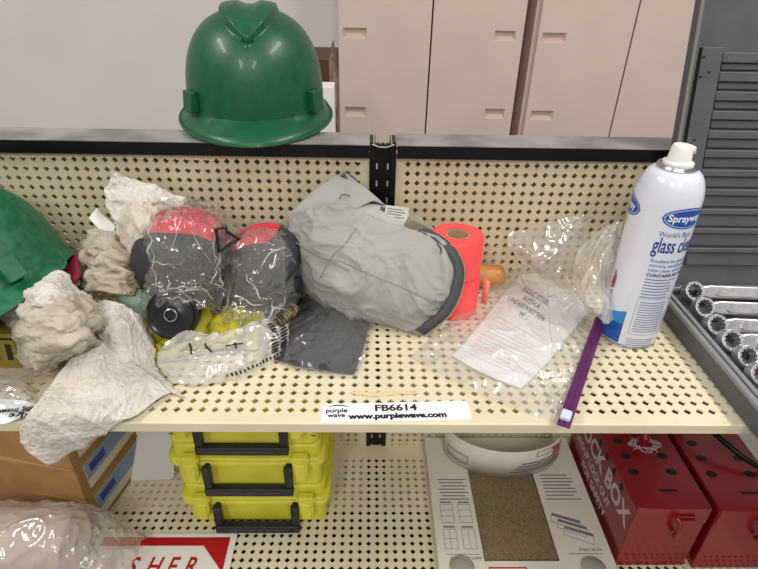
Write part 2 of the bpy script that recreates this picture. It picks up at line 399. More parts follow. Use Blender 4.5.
def door(par, x0, x1, pockets, z0, z1):
    b = MB(); plate(b, x0, x1, z0, z1, CY, pockets, 1.8)
    b.add([(x0, CY, z0), (x0, CY + 2, z0), (x0, CY + 2, z1), (x0, CY, z1)], [(0, 3, 2, 1)]); b.add([(x1, CY, z0), (x1, CY + 2, z0), (x1, CY + 2, z1), (x1, CY, z1)], [(0, 1, 2, 3)])
    b.add([(x0, CY, z1), (x1, CY, z1), (x1, CY + 2, z1), (x0, CY + 2, z1)], [(0, 1, 2, 3)])
    return obj('door', b, M_cab, par, smooth=False)
def pk(u0, v0, u1, v1):
    A = Yp(u0, v1, CY); B = Yp(u1, v0, CY); return (A[0], B[0], A[2], B[2])
c1l, c1m, c1r = cabx(339.5), cabx(429.2), cabx(518.3); c2l, c2m = cabx(533), cabx(624.5); c2r = 2 * c2m - c2l
ZT = 96
c1 = empty('storage_cabinet', ((c1l + c1r) / 2, CY + 10, FLOOR), 'beige two-door plastic cabinet right behind the shelf upright', 'cabinet')
b = MB(); b.box(c1l, c1r, CY + 2, CY + 20, FLOOR, ZT); obj('body', b, M_cab, c1)
door(c1, c1l, c1m - .25, [pk(343, 28, 367, 38), pk(344.5, 107, 366, 116.5)], FLOOR + 3, ZT - .5)
door(c1, c1m + .25, c1r, [pk(494, 31, 516.5, 41), pk(484, 109, 505, 118.5)], FLOOR + 3, ZT - .5)
b = MB(); b.box(c1m - .25, c1m + .25, CY + 1, CY + 2, FLOOR + 3, ZT - .5); obj('door_gap', b, M_gap, c1)
c2 = empty('storage_cabinet', ((c2l + c2r) / 2, CY + 10, FLOOR), 'beige two-door plastic cabinet partly behind the open tool case lid', 'cabinet')
b = MB(); b.box(c2l - 1.0, c2r, CY + 2, CY + 20, FLOOR, ZT); obj('body', b, M_cab, c2)
door(c2, c2l, c2m - .25, [pk(541, 33, 567, 43), pk(530, 111, 554, 120)], FLOOR + 3, ZT - .5)
door(c2, c2m + .25, c2r, [], FLOOR + 3, ZT - .5)
b = MB(); b.box(c2m - .25, c2m + .25, CY + 1, CY + 2, FLOOR + 3, ZT - .5); obj('door_gap', b, M_gap, c2)

# folded cartons behind the rail, left of the cabinet
M_darkcard = mat('dark_cardboard', '5a4030', 0.85)
A = Yp(318, 134, 60); B = Yp(333, 60, 60)
b = MB(); b.box(A[0] - 14, B[0] + .3, 60, 76, FLOOR, B[2])
obj('cardboard_box', b, M_darkcard, None, .1); tag(bpy.data.objects['cardboard_box'], 'dark brown cardboard box standing behind the green hard hat on the rail', 'box')
b = MB(); A = Yp(338, 134, 52); B = Yp(333, 44, 52)
b.add([(A[0] - 1.4, 52, FLOOR), (A[0], 52, FLOOR), (A[0] + .0, 52, B[2] - 7), (A[0] - .8, 52, B[2]), (A[0] - 1.4, 52, B[2] - 3)] + [(A[0] - 1.4, 58, FLOOR), (A[0], 58, FLOOR), (A[0], 58, B[2] - 7), (A[0] - .8, 58, B[2]), (A[0] - 1.4, 58, B[2] - 3)],
      [(0, 1, 2, 3, 4), (9, 8, 7, 6, 5), (0, 5, 6, 1), (1, 6, 7, 2), (2, 7, 8, 3), (3, 8, 9, 4), (4, 9, 5, 0)])
o = obj('cardboard_sheet', b, mat('worn_cardboard', '8d7866', 0.9, var='5d4a3c', vscale=40)); tag(o, 'narrow worn brown cardboard sheet upright beside the beige cabinet', 'cardboard')
A = Yp(322, 134, 40); B = Yp(331, 87, 40)
b = MB(); b.box(A[0] - 2, B[0] + .4, 40, 44, FLOOR, B[2]); o = obj('white_box', b, M_white, None, .1); tag(o, 'white box edge peeking out behind the hat brim', 'box')
# carton on the far side that carries the back of the hat
b = MB(); b.box(-20.5, -11.5, 3.7, 14, 30.02, 48.1); o = obj('carton', b, M_card, None, .1); tag(o, 'brown carton behind the rail under the back of the green hard hat', 'box')
b = MB(); b.box(XL, XR, 3.35, 26, 29.8, 30); o = obj('rear_shelf', b, M_cream, t)
b = MB(); A = Yp(535, 168, 4); b.box(A[0] - 1.6, A[0] + 1.8, 3.8, 6.2, 30, A[2] + .9); o = obj('yellow_tub', b, mat('bright_yellow', 'f2c51a', 0.4), None, .2); tag(o, 'yellow tub glimpsed through the upper holes of the right back panel', 'tub')

# ------------------------------------------------------------------ hard hats
def hat(loc, yaw, roll, pitch, material, label, scale=1.0):
    root = empty('hard_hat', (0, 0, 0), label, 'hard hat'); ORG[root.name] = Vector((0, 0, ZOFF)); root.location = (0, 0, ZOFF)
    a, bb, H = 7.75, 8.5, 10.9; NT, NP = 144, 60; V = []; ex = 2 / 2.6
    def sm(x): x = max(0, min(1, x)); return x * x * (3 - 2 * x)
    rows = []
    for k in range(4):          # brim rows, outer first
        rows.append(('b', 1 - k / 3.0))
    for k in range(1, NP): rows.append(('s', k / NP))
    for kind, tt in rows:
        for j in range(NT):
            th = 2 * PI * j / NT; x, y = math.sin(th), -math.cos(th)
            if kind == 'b':
                f = max(0, math.cos(th * 1.0)) if abs((th + PI) % (2 * PI) - PI) < PI / 2 else 0
                wdt = .5 + 2.9 * f ** .6; drop = .35 + 1.2 * f ** .55
                V.append((x * (a + wdt * tt * (.42 + .58 * (1 - f ** .3) if f else 1)), y * (bb + wdt * tt), .9 - drop * tt - .15 * tt))
            else:
                ph = tt * PI / 2; rr = math.cos(ph) ** ex if tt < 1 else 0; zz = math.sin(ph) ** ex
                px, py, pz = x * a * rr, y * bb * rr, .9 + (H - .9) * zz
                wfr = 3.3 * max(0, min(1, (zz - .70) / .26)); d = .72 * sm((wfr - abs(px)) / .8) if wfr > 0 else 0
                if d: d -= .42 * sm((1.3 - abs(px)) / 1.0)
                n = Vector((px / a ** 2, py / bb ** 2, (pz - .9) / H ** 2)).normalized() if pz > .9 else Vector((x, y, 0))
                g = .18 * sm((abs(abs(px) - 5.0) < .25) * 1.0) * 0
                V.append((px + n.x * (d + g), py + n.y * (d + g), pz + n.z * (d + g)))
    V.append((0, 0, H + .3)); nr = len(rows); F = []
    for i in range(nr - 1):
        for j in range(NT): F.append((i * NT + j, i * NT + (j + 1) % NT, (i + 1) * NT + (j + 1) % NT, (i + 1) * NT + j))
    for j in range(NT): F.append(((nr - 1) * NT + j, (nr - 1) * NT + (j + 1) % NT, len(V) - 1))
    mb = MB(); mb.v = V; mb.f = F
    sh_ = obj('shell', mb, material, root, solid=.22, off=-1, angle=1.0)
    edge = [V[j] for j in range(NT)]; e = MB(); e.tube(edge, .16, 8, closed=True); obj('brim_edge', e, material, root)
    for s in (-1, 1):
        th = s * 0.95; q = MB(); x, y = math.sin(th), -math.cos(th)
        Fm = frame((x * (a + .05), y * (bb + .05), 1.1), (math.cos(th), math.sin(th), 0), (0, 0, 1))
        q.add([(-.9, 0, .1), (.9, 0, .1), (.9, 0, -.95), (-.9, 0, -.95), (-.85, 2.2, .1), (.85, 2.2, .1), (.85, 2.2, -.75), (-.85, 2.2, -.75)],
              [(0, 1, 2, 3), (7, 6, 5, 4), (0, 4, 5, 1), (1, 5, 6, 2), (2, 6, 7, 3), (3, 7, 4, 0)], Fm @ Matrix.Diagonal((1, 1, -1, 1)))
        obj('accessory_slot', q, material, root, .12)
    band = MB(); pts = [(math.sin(2 * PI * k / 60) * (a - .9), -math.cos(2 * PI * k / 60) * (bb - .9), 1.3) for k in range(60)]
    n = len(band.v)
    for i in range(60):
        p, q = pts[i], pts[(i + 1) % 60]; band.add([p, q, (q[0], q[1], 2.9), (p[0], p[1], 2.9)], [(0, 1, 2, 3)])
    obj('headband', band, M_dark, root, solid=.12)
    root.matrix_world = Matrix.Translation(wp(loc)) @ Matrix.Rotation(yaw, 4, 'Z') @ Matrix.Rotation(roll, 4, 'Y') @ Matrix.Rotation(pitch, 4, 'X') @ Matrix.Scale(scale, 4)
    return root
hat((-16.2, 8.9, 48.95), math.radians(7), 0, 0, M_green, 'glossy green hard hat sitting on top of the black rail', .93)
hat((-38.74, -9.4, 36.15), .11, -.38, -.17, M_green2, 'dull green hard hat tilted on the shelf at the left edge', .93)

# ------------------------------------------------------------------ spray can
cx, cy = 21.25, -10.25; r = 2.68
can = empty('spray_can', (cx, cy, US), 'tall white aerosol glass cleaner can with white nozzle and blue oval labels', 'spray can')
T0 = Matrix.Translation((cx, cy, US))
b = MB(); b.lathe([(r - .25, .05), (r - .05, .0), (r, .1), (r, .25), (r - .04, .32)], 64, T0); obj('base_rim', b, mat('tin', 'b9bcc2', 0.25, 1.0), can)
b = MB(); b.lathe([(r - .04, .3), (r, .4), (r, 14.0)] + [(1.35 + (r - 1.35) * math.cos(k / 14 * PI / 2) ** .9, 14.0 + 2.75 * math.sin(k / 14 * PI / 2) ** 1.0) for k in range(1, 15)], 96, T0)
body = obj('can_body', b, mat('white_tin', 'e0e4f0', 0.25, coat=.4), can, angle=1.2)
b = MB(); b.lathe([(1.3, 16.6), (1.5, 16.65), (1.6, 16.85), (1.5, 17.05), (1.32, 17.08), (1.25, 16.85), (.8, 16.8)], 48, T0); obj('crimp_ring', b, MATS['tin'], can)
b = MB(); b.lathe([(1.2, 16.8), (1.2, 17.25), (.95, 17.35), (.9, 17.6), (.82, 18.4), (.72, 18.6), (.3, 18.65)], 40, T0)
oo = obj('nozzle', b, M_white, can); b = MB(); b.box(cx - .1, cx + .9, cy - .45, cy + .35, US + 18.0, US + 18.55); 
b.lathe([(.0, 0), (.16, 0), (.16, .1), (0, .1)], 16, Matrix.Translation((cx + .8, cy - .35, US + 18.15)) @ Matrix.Rotation(PI / 2, 4, 'X')); obj('spray_head', b, M_white, oo, .1)
A0 = math.atan2(CAM[1] - cy, CAM[0] - cx)       # side of the can turned to the aisle
def wrap(v, ang, z, rr): return [(cx + rr * math.cos(A0 + ang + p[0] / rr), cy + rr * math.sin(A0 + ang + p[0] / rr), US + z + p[1]) for p in v]
def ctext(mb, s, size, a, z, off=0.0, xs=1.0, rot=0, rr=r + .025):
    v, f = text(s, size, off, xs=xs)
    if rot: v = [(-p[1], p[0], 0) for p in v]
    mb.add(wrap(v, math.radians(a), z, rr), f)
def cdisc(mb, a, z, hw, hh, rr, n=28):
    """oval wrapped on the can, subdivided in strips"""
    V = []; K = 20
    for i in range(K + 1):
        x = -hw + 2 * hw * i / K; h = hh * math.sqrt(max(0, 1 - (x / hw) ** 2)); V += [(x, -h, 0), (x, h, 0)]
    mb.add(wrap(V, math.radians(a), z, rr), [(2 * i, 2 * i + 2, 2 * i + 3, 2 * i + 1) for i in range(K)])
def cquad(mb, a0, a1, fz0, fz1, rr, K=30):
    V = []
    for i in range(K + 1):
        q = i / K; x = math.radians(a0 + (a1 - a0) * q) * rr; V += [(x, fz0(q), 0), (x, fz1(q), 0)]
    mb.add(wrap(V, 0, 0, rr), [(2 * i, 2 * i + 2, 2 * i + 3, 2 * i + 1) for i in range(K)])
M_blue = mat('label_blue', '1c4fa6', 0.3); M_navy = mat('label_navy', '25308c', 0.35); M_sky = mat('label_sky', '2f86cf', 0.3)
for a in (47, -84):
    b = MB(); cdisc(b, a, 13.3, 2.15, .92, r + .012); ov = obj('oval_label', b, M_navy, can, smooth=False)
    b = MB(); cdisc(b, a, 13.3, 2.05, .82, r + .02); obj('oval_rim', b, mat('label_light', '9db9e6', .3), ov, smooth=False)
    b = MB(); cdisc(b, a, 13.3, 1.93, .72, r + .028); obj('oval_field', b, M_blue, ov, smooth=False)
    b = MB(); ctext(b, 'Sprayway', .88, a - 36, 13.05, .02, .95, rr=r + .04); obj('oval_print', b, M_white, ov, smooth=False)
b = MB(); ctext(b, "glass cleaner", 2.0, 0, 10.2, .025, .5); obj('name_print', b, M_navy, can, smooth=False); b = MB(); ctext(b, 'CONTAINS NO AMMONIA', .42, 4, 7.85, .012)
obj('ammonia_print', b, M_navy, can, smooth=False)
b = MB(); ctext(b, "World's Best", .68, 4, 11.65, .0, .8)
obj('tag_line', b, mat('print_mid_blue', '4d6fb0', .4), can, smooth=False); b = MB()
for k in range(3):
    ctext(b, ['Excellent for glass and', 'mirrors, windshields,', 'other clean surfaces'][k], .42, 4, 9.25 - k * .45, .004)
obj('small_print', b, mat('print_mid_blue', '4d6fb0', .4), can, smooth=False)
b = MB()
def rule(z0, a0, a1, h=.1): cquad(b, a0, a1, lambda q: z0, lambda q: z0 + h, r + .02, 16)
for k in range(7): rule(7.5 - k * .3, 4, 62 - (k * 7) % 9)
for k in range(13): rule(5.15 - k * .26, 8, 60, .085)
for k in range(4): rule(1.15 - k * .22, 4, 58, .07)
for z in (5.55, 1.7): rule(z, 3, 66, .04)
cquad(b, 3, 3.8, lambda q: 1.7, lambda q: 5.55, r + .02, 2)
obj('fine_print', b, mat('print_grey_blue', '6f7fae', .4), can, smooth=False)
b = MB(); cquad(b, -110, -9, lambda q: .42, lambda q: 1.0 + 2.0 * q ** .5 * (1 - .25 * q), r + .014); obj('swoosh', b, M_blue, can, smooth=False)
b = MB(); cquad(b, -110, -9, lambda q: 1.0 + 2.0 * q ** .5 * (1 - .25 * q), lambda q: 1.6 + 2.3 * q ** .8, r + .014); obj('swoosh', b, M_sky, can, smooth=False)
b = MB(); cquad(b, -62, -50, lambda q: 5.3 + q * .2, lambda q: 6.4 + q * .3, r + .014, 6); obj('emblem', b, mat('label_red', 'd8463f', .4), can, smooth=False)
b = MB(); ctext(b, 'glass cleaner', .9, -52, 4.0, .01, .7, rot=1); obj('side_print', b, M_navy, can, smooth=False)

# ------------------------------------------------------------------ tool case
M_case = mat('charcoal_case', '55575b', 0.5, var='4f5155', vscale=30, bump=0.12, bscale=240)
M_case2 = mat('charcoal_case_rim', '85878a', 0.42)
case = empty('tool_case', (34, -12, US), 'open charcoal plastic tool case with ribbed upright lid at the right end', 'tool case')
X0, X1, YB, YF = 25.95, 52, -4.9, -27.6; ZR = 35.15
b = MB(); b.box(X0, X1, YF, YB, US + .02, US + .3); b.box(X0, X0 + .25, YF, YB, US + .3, ZR - .3); b.box(X0, X1, YB - .25, YB, US + .3, ZR - .3); b.box(X0, X1, YF, YF + .25, US + .3, ZR - .3)
b.box(X1 - .25, X1, YF, YB, US + .3, ZR - .3)
tray = obj('tray', b, M_case, case, .06)
b = MB()
for (x0, x1, y0, y1) in ((X0 - .1, X0 + .38, YF, YB), (X0 - .1, X1, YB - .5, YB + .1)):
    b.box(x0, x1, y0, y1, ZR - .4, ZR)
b.box(X0 + .62, X0 + 1.05, YF, YB - .6, ZR - .45, ZR - .02)
obj('tray_rim', b, M_case2, tray, .08)
b = MB(); b.box(X0 + .38, X0 + .62, YF, YB, ZR - .9, ZR - .5); b.box(X0 + 1.05, X0 + 1.2, YF, YB, US + .3, ZR - .3)
b.box(X0 + .3, X1 - .3, YF + .3, YB - .3, US + .3, US + .75)
for k in range(9):
    y = -6.8 - 2.35 * k; b.box(30.2, 33.0, y + .9, y + 1.35, US + .75, US + 1.6); b.box(41, 43.5, y + .9, y + 1.35, US + .75, US + 1.6)
obj('cradle', b, M_case, tray, .05)
# lid: local x along X, y up the lid, z towards the aisle
LF = frame((25.35, -4.7, US + .6), (1, 0, 0), (0, .245, 1)) @ Matrix.Diagonal((1, 1, 1, 1))
# x cross y = -Y-ish (towards the aisle)
b = MB(); LW, LH = 27.5, 42
b.box(0, LW, 0, LH, 0, .3, LF); b.box(0, .5, 0, LH, .3, 1.3, LF); b.box(LW - .5, LW, 0, LH, .3, 1.3, LF); b.box(0, LW, LH - .5, LH, .3, 1.3, LF); b.box(0, LW, 0, .6, .3, 1.0, LF)
lid = obj('lid', b, M_case, case, .12)
b = MB(); b.box(-.08, .22, 0, LH, 1.15, 1.35, LF); obj('lid_rim', b, mat('lid_rim_dusty', '77766d', .6), lid, .04)
LI = LF.inverted()
def onlid(u, v, h=.9):
    d = LI.to_3x3() @ Vector(ray(u, v)); o = LI @ Vector(CAM); k = (h - o.z) / d.z; p = o + d * k; return p.x, p.y
xa, yt = onlid(703, 47); xb, _ = onlid(724, 47)
b = MB(); b.box(xa, xb, 1, yt, .25, .95, LF); b.box(xa - 1.0, xa - .9, 1, yt + 3, .25, .5, LF); obj('lid_strip', b, M_case, lid, .12)
for k in range(11):
    ya = onlid(745, 52.5 + k * 19.6, .8)[1]; yb = onlid(745, 63.5 + k * 19.0 + .2, .8)[1]; yc = onlid(745, 71.3 + k * 19.6, .8)[1]
    if yc < .8: break
    b = MB(); b.box(xb + .12, LW - .8, yb + .05, ya, .25, .82, LF); b.box(xb + .3, LW - .8, yc + .12, yb, .25, .6, LF); obj('lid_rib', b, M_case, lid, .09)
b = MB(); b.box(2, LW - 2, -1.2, .2, .0, .8, LF); obj('hinge', b, M_case, case, .1)
b = MB()
for (u, v) in ((704, 57), (700.5, 77), (709, 72), (690, 144), (694, 140)):
    b = MB(); x, y = onlid(u, v, .96); b.box(x - .16, x + .16, y - .12, y + .12, .5, .97, LF)
    obj('notch', b, mat('deep_black', '0c0c0d', .6), lid, .04)

# ------------------------------------------------------------------ wrenches
M_chrome = mat('chrome', 'e2e2e4', 0.3, .85, var='c9c9cc', vscale=90, bump=0.12, bscale=260)
def wrench():
    root = empty('combination_wrench', (0, 0, 0), 'x', 'wrench', 'combination wrenches lying in the tool case')
    root.location = (0, 0, ZOFF); ORG[root.name] = Vector((0, 0, ZOFF))
    b = MB(); n = 48; Ro, th = 1.02, .5; V = []; F = []
    for z in (-th, th):
        for j in range(n):
            a = 2 * PI * j / n; V.append((Ro * (1 if abs(z) < th else .97) * math.cos(a), Ro * .97 * math.sin(a), z))
    for z in (-th, th):
        for j in range(n):
            a = 2 * PI * j / n; ri = .70 + .06 * (1 if j % 4 in (0, 1) else -1); V.append((ri * math.cos(a), ri * math.sin(a), z))
    for z0, inn in ((0, 2 * n), (n, 3 * n)):
        for j in range(n): F.append((z0 + j, z0 + (j + 1) % n, inn + (j + 1) % n, inn + j) if z0 else (z0 + (j + 1) % n, z0 + j, inn + j, inn + (j + 1) % n))
    for j in range(n):
        F.append((j, (j + 1) % n, n + (j + 1) % n, n + j)); F.append((2 * n + (j + 1) % n, 2 * n + j, 3 * n + j, 3 * n + (j + 1) % n))
    b.add(V, F); obj('box_end', b, M_chrome, root, .05, angle=.5)
    b = MB(); b.prism([(.75, -.5), (1.7, -.68), (15, -.62), (16, -.8), (16, .8), (15, .62), (1.7, .68), (.75, .5)], -.34, .34)
    sh2 = obj('shaft', b, M_chrome, root, .14, seg=3)
    b = MB(); b.prism(rrect(2.2, 6.6, -.46, .46, .4), .33, .43); obj('raised_panel', b, M_chrome, sh2, .03)
    b = MB(); b.prism(rrect(6.7, 12, -.42, .42, .05), .33, .36); obj('stamped_panel', b, mat('etched_steel', '8d8d90', 0.5, 0.8, var='4b4b4e', vscale=160), sh2)
    b = MB(); b.prism([(16, -.7), (17, -1.25), (18.6, -1.3), (19.4, -.8), (17.9, -.62), (17.4, 0), (17.9, .62), (19.4, .8), (18.6, 1.3), (17, 1.25), (16, .7)], -.36, .36); obj('open_end', b, M_chrome, root, .08)
    return root
w0 = wrench()
rings = [(692.5, 291.5, 1.0), (702.5, 307.5, 1.0), (715, 325, 1.0), (729.5, 340.5, 1.0), (745.5, 356.5, .98), (758.5, 374, .96)]
wl = ['combination wrench at the back of the tray, nearest the lid', 'second combination wrench from the lid in the tool case', 'third combination wrench from the lid in the tool case',
      'fourth combination wrench from the lid in the tool case', 'combination wrench with its ring end second nearest the front of the tray', 'frontmost combination wrench, its ring cut by the right edge of view']
ups = (0, .62, .78)
for i, (u, v, s) in enumerate(rings):
    o = w0 if i == 0 else copy_tree(w0)
    o['label'] = wl[i]; p = Zp(u, v, US + 2.25)
    Fm = frame(wp(p), (1, .0, -.03), ups)
    o.matrix_world = Fm @ Matrix.Scale(s, 4)
for (u, v, n) in ((735, 353, 1), (749.5, 371, 2)):
    p = Zp(u, v, US + .85); b = MB(); b.box(p[0] - .5, p[0] + .3, p[1] - .35, p[1] + .25, US + .75, US + 1.35); o = obj('size_marker', b, mat('marker_red', 'c0504f', .5), tray, .05); o['label'] = 'small red size marker'

# ------------------------------------------------------------------ tape rolls and wooden handle
M_tape = mat('fluorescent_coral', 'fb4f50', 0.5, var='fb595a', vscale=30)
M_core = mat('tape_core', 'b39372', 0.8)
tx, ty = 4.75, -5.9
tr0 = empty('tape_roll', (tx, ty, US), 'lower roll of coral flagging tape, under the other roll', 'tape roll', 'stacked coral tape rolls')
Tm = Matrix.Translation((tx, ty, US))
b = MB(); b.lathe([(1.15, 0), (2.45, 0), (2.55, .12), (2.55, 4.0), (2.45, 4.15), (1.15, 4.15)], 64, Tm, cap=False); obj('tape', b, M_tape, tr0)
b = MB(); b.lathe([(1.16, 0.02), (1.16, 4.1), (1.0, 4.1), (1.0, .02), (1.16, .02)], 48, Tm, cap=False); obj('core', b, M_core, tr0)
tr1 = copy_tree(tr0); tr1.location = wp((tx - .1, ty + .1, US + 4.2)); tr1['label'] = 'upper roll of coral flagging tape with open cardboard core'
b = MB(); b.add([(7.45, -7.2, US + 1.6), (7.9, -7.6, US + 1.3), (8.0, -7.5, US + 3.9), (7.5, -7.0, US + 4.3)], [(0, 1, 2, 3)]); o = obj('tape_tail', b, mat('tape_tail', 'ff8f86', .5), tr0, solid=.05); o['label'] = 'loose paler tape end'
b = MB(); Mx = Matrix.Translation((0, -1.65, US + 1.28)) @ Matrix.Rotation(PI / 2, 4, 'Y')
b.lathe([(1.0, .5), (1.15, .8), (1.2, 6), (1.25, 10.0), (1.18, 10.5), (.95, 10.85), (.5, 11.0), (.1, 11.02)], 32, Mx)
o = obj('wooden_handle', b, mat('varnished_wood', 'b27a3a', 0.35, var='c08a48', vscale=18, bump=.05)); tag(o, 'varnished wooden handle with rounded end lying behind the coral tape', 'handle')

# ------------------------------------------------------------------ grey fabric hood
M_hood = mat('grey_fabric', 'a3a3a0', 0.75, var='9a9a97', vscale=12, bump=0.12, bscale=500)
M_trim = mat('charcoal_trim', '4a4c50', 0.8, bump=0.2, bscale=600)
hood = empty('fabric_hood', (-3.5, -6, US), 'light grey fabric hood with charcoal zip trim leaning against the back panel', 'hood')
def P(*rows): return [[Yp(u, v, y) for (u, v, y) in r] for r in rows]
# outer front sheet: top edge to bottom edge
front = P([(290, 212, -3.0), (312, 210, -4.6), (336, 205, -5.2), (358, 209, -5.0), (386, 222, -5.6), (414, 230, -6.2), (438, 236, -7.2)],
          [(288, 232, -3.6), (312, 236, -6.4), (338, 238, -7.5), (364, 242, -7.8), (392, 250, -8.2), (422, 255, -8.6), (457, 256, -8.8)],
          [(292, 258, -4.8), (316, 262, -7.8), (342, 266, -9.0), (370, 270, -9.4), (398, 276, -9.8), (428, 280, -10.0), (462, 275, -9.4)],
          [(299, 280, -5.5), (322, 288, -8.4), (348, 294, -9.9), (376, 300, -10.5), (402, 304, -11.0), (428, 306, -11.2), (456, 300, -10.0)],
          [(310, 299, -5.2), (330, 310, -7.6), (354, 316, -9.6), (380, 321, -10.4), (404, 324, -10.8), (422, 329, -11.0), (442, 322, -10.4)],
          [(318, 306, -4.9), (336, 313, -7.2), (358, 320, -9.0), (384, 325, -9.8), (404, 329, -10.2), (416, 333, -10.6), (430, 334, -10.8)])
b = patch(front, 120, 140, amp=.42, freq=.17, seed=3, amp2=.01, zmin=US + .06)
obj('front_panel', b, M_hood, hood, solid=.12, angle=3)
rear = P([(289, 214, -2.9), (300, 204, -2.2), (316, 190, -1.4), (332, 178, -1.1), (346, 173, -1.0)],
         [(306, 212, -4.2), (318, 204, -2.8), (332, 192, -1.9), (344, 184, -1.5), (356, 181, -1.3)],
         [(330, 208, -5.0), (340, 203, -3.4), (350, 198, -2.4), (360, 193, -2.0), (369, 191, -1.6)],
         [(352, 210, -5.0), (358, 208, -3.8), (366, 204, -3.0), (374, 201, -2.4), (385, 205, -2.0)])
b = patch(rear, 50, 60, amp=.14, freq=.3, seed=5, crease=False, amp2=.02); obj('rear_panel', b, M_hood, hood, solid=.12, angle=3)
inner = P([(352, 209, -4.8), (366, 204, -2.4), (386, 206, -1.8), (410, 214, -1.6), (440, 232, -3.5)],
          [(356, 214, -4.4), (370, 212, -3.4), (390, 216, -3.0), (412, 224, -3.2), (442, 240, -5.5)],
          [(360, 222, -5.2), (376, 224, -4.6), (394, 228, -4.6), (416, 232, -5.4), (445, 250, -7.4)])
b = patch(inner, 40, 60, amp=.2, freq=.5, seed=7, crease=False); obj('inner_lining', b, mat('lining', 'b2b1ae', .8), hood, solid=.1, angle=3)
def band(mb, pts, w, th=.22):
    """flat trim strip along points; w: width vector"""
    pts = cr(np.array(pts, float), np.linspace(0, 1, 50)); V = []; W = cr(np.array(w, float), np.linspace(0, 1, 50))
    for p, q in zip(pts, W): V += [tuple(p), tuple(p + q)]
    mb.add(V, [(2 * i, 2 * i + 1, 2 * i + 3, 2 * i + 2) for i in range(49)])
def band2(mb, A, B):
    A = cr(np.array(A, float), np.linspace(0, 1, 50)); B = cr(np.array(B, float), np.linspace(0, 1, 50)); V = []
    for p, q in zip(A, B): V += [tuple(p), tuple(q)]
    mb.add(V, [(2 * i, 2 * i + 1, 2 * i + 3, 2 * i + 2) for i in range(49)])
def Q(*p): return [Yp(*q) for q in p]
b = MB(); band2(b, Q((344, 172, -.9), (352, 176, -.8), (362, 188, -.8), (374, 200, -1.2), (388, 206, -1.6)), Q((340, 176, -1.1), (349, 181, -1.2), (358, 192, -1.6), (370, 206, -2.2), (384, 212, -2.8)))
obj('rim_trim', b, M_trim, hood, solid=.25)
b = MB(); band2(b, Q((424, 229, -5.9), (440, 236, -7.0), (455, 250, -8.3), (463, 270, -9.0), (459, 294, -10.0), (449, 313, -10.7), (436, 325, -11.1), (424, 334, -10.9)),
               Q((418, 232, -6.4), (434, 240, -7.5), (448, 253, -8.9), (455.5, 272, -9.8), (451, 293, -10.6), (441, 311, -11.2), (429, 321, -11.5), (415, 329, -11.2)))
obj('zip_trim', b, M_trim, hood, solid=.3)
b = MB(); zp = cr(np.array(Q((440, 235.5, -7.0), (455.5, 249.5, -8.3), (464, 270, -9.0), (460, 294.5, -10.0), (450, 313.5, -10.7), (437, 326, -11.1), (426, 334, -11.0))), np.linspace(0, 1, 70))
for p in zp: b.box(p[0] - .05, p[0] + .12, p[1] - .12, p[1] + .05, p[2] - .05, p[2] + .05)
obj('zip_teeth', b, mat('zip_brass', 'b9b3a4', .35, .6), hood)['kind'] = 'stuff'
for k, (pts) in enumerate((((288, 236, -4.3), (304, 248, -6.9), (324, 258, -8.5), (342, 262, -9.1), (374, 276, -10.1), (408, 290, -10.9), (440, 306, -11.3)),
                          ((356, 228, -7.2), (346, 243, -8.1), (332, 256, -8.8), (322, 274, -8.9), (312, 292, -7.6)))):
    b = MB(); q = cr(np.array([Yp(u, v, y) for u, v, y in pts]), np.linspace(0, 1, 40)); b.tube([tuple(z) for z in q], .05, 6); obj('seam', b, mat('seam_grey', '858583', .8), hood)
b = MB(); b.tube(Q((340, 199, -3.1), (341, 195, -2.6), (346, 194.5, -2.4), (350, 196, -2.5)), .045, 6); obj('stitch', b, M_ink, hood); b = MB(); b.tube(Q((437, 243, -8.3), (441, 249, -8.6), (441, 254, -8.8)), .06, 6); obj('stitch', b, M_ink, hood)
b = MB(); A = Yp(383, 207, -2.6); B2 = Yp(408, 209, -2.6); F = frame(Yp(384, 218, -3.0), (1, 0, -.12), (0, .1, 1)); b.prism([(0, 0), (2.3, .0), (2.3, 1.35), (0, 1.35)], 0, .05, F)
lb = obj('care_label', b, mat('label_cloth', 'e6e5dc', .7), hood, smooth=False); lb['label'] = 'white care label with faint print'
b = MB()
for k in range(4): b.box(.2, 2.0 - (k % 2) * .3, .2 + k * .27, .28 + k * .27, .05, .07, F)
obj('label_print', b, M_ink2, lb, smooth=False)
b = MB(); b.box(-.9, 1.6, -.5, .5, 0, 1.3, Matrix.Translation(Yp(412, 230, -5.0)) @ Matrix.Rotation(.5, 4, 'Y')); o = obj('foam_block', b, mat('tan_foam', '98907c', .9), hood, .15); o['label'] = 'tan foam piece inside the opening'

# ------------------------------------------------------------------ dark folded cloth in clear sleeve
b = patch([[Zp(u, v, US + h) for u, v, h in r] for r in (
    [(308, 290, .4), (330, 292, .9), (350, 298, .9), (372, 306, .3)],
    [(298, 308, .5), (320, 312, 1.0), (344, 318, 1.0), (368, 328, .4)],
    [(286, 332, .5), (306, 338, 1.0), (334, 343, 1.0), (363, 350, .4)],
    [(275, 359, .2), (298, 366, .4), (326, 370, .4), (354, 374, .2)])], 50, 50, amp=.12, freq=.3, seed=11, zmin=US + .06)
o = obj('folded_cloth', b, mat('charcoal_cloth', '2e3034', .6, var='36383d', vscale=14, bump=.1, bscale=300), None, solid=.15, angle=3); tag(o, 'charcoal folded cloth packed flat in clear sleeve under the grey hood', 'cloth')
M_film = film('clear_film', haze=.05, gloss=.2)
M_film2 = film('cloudy_film', haze=.2, gloss=.16, bscale=22, bstr=.12)
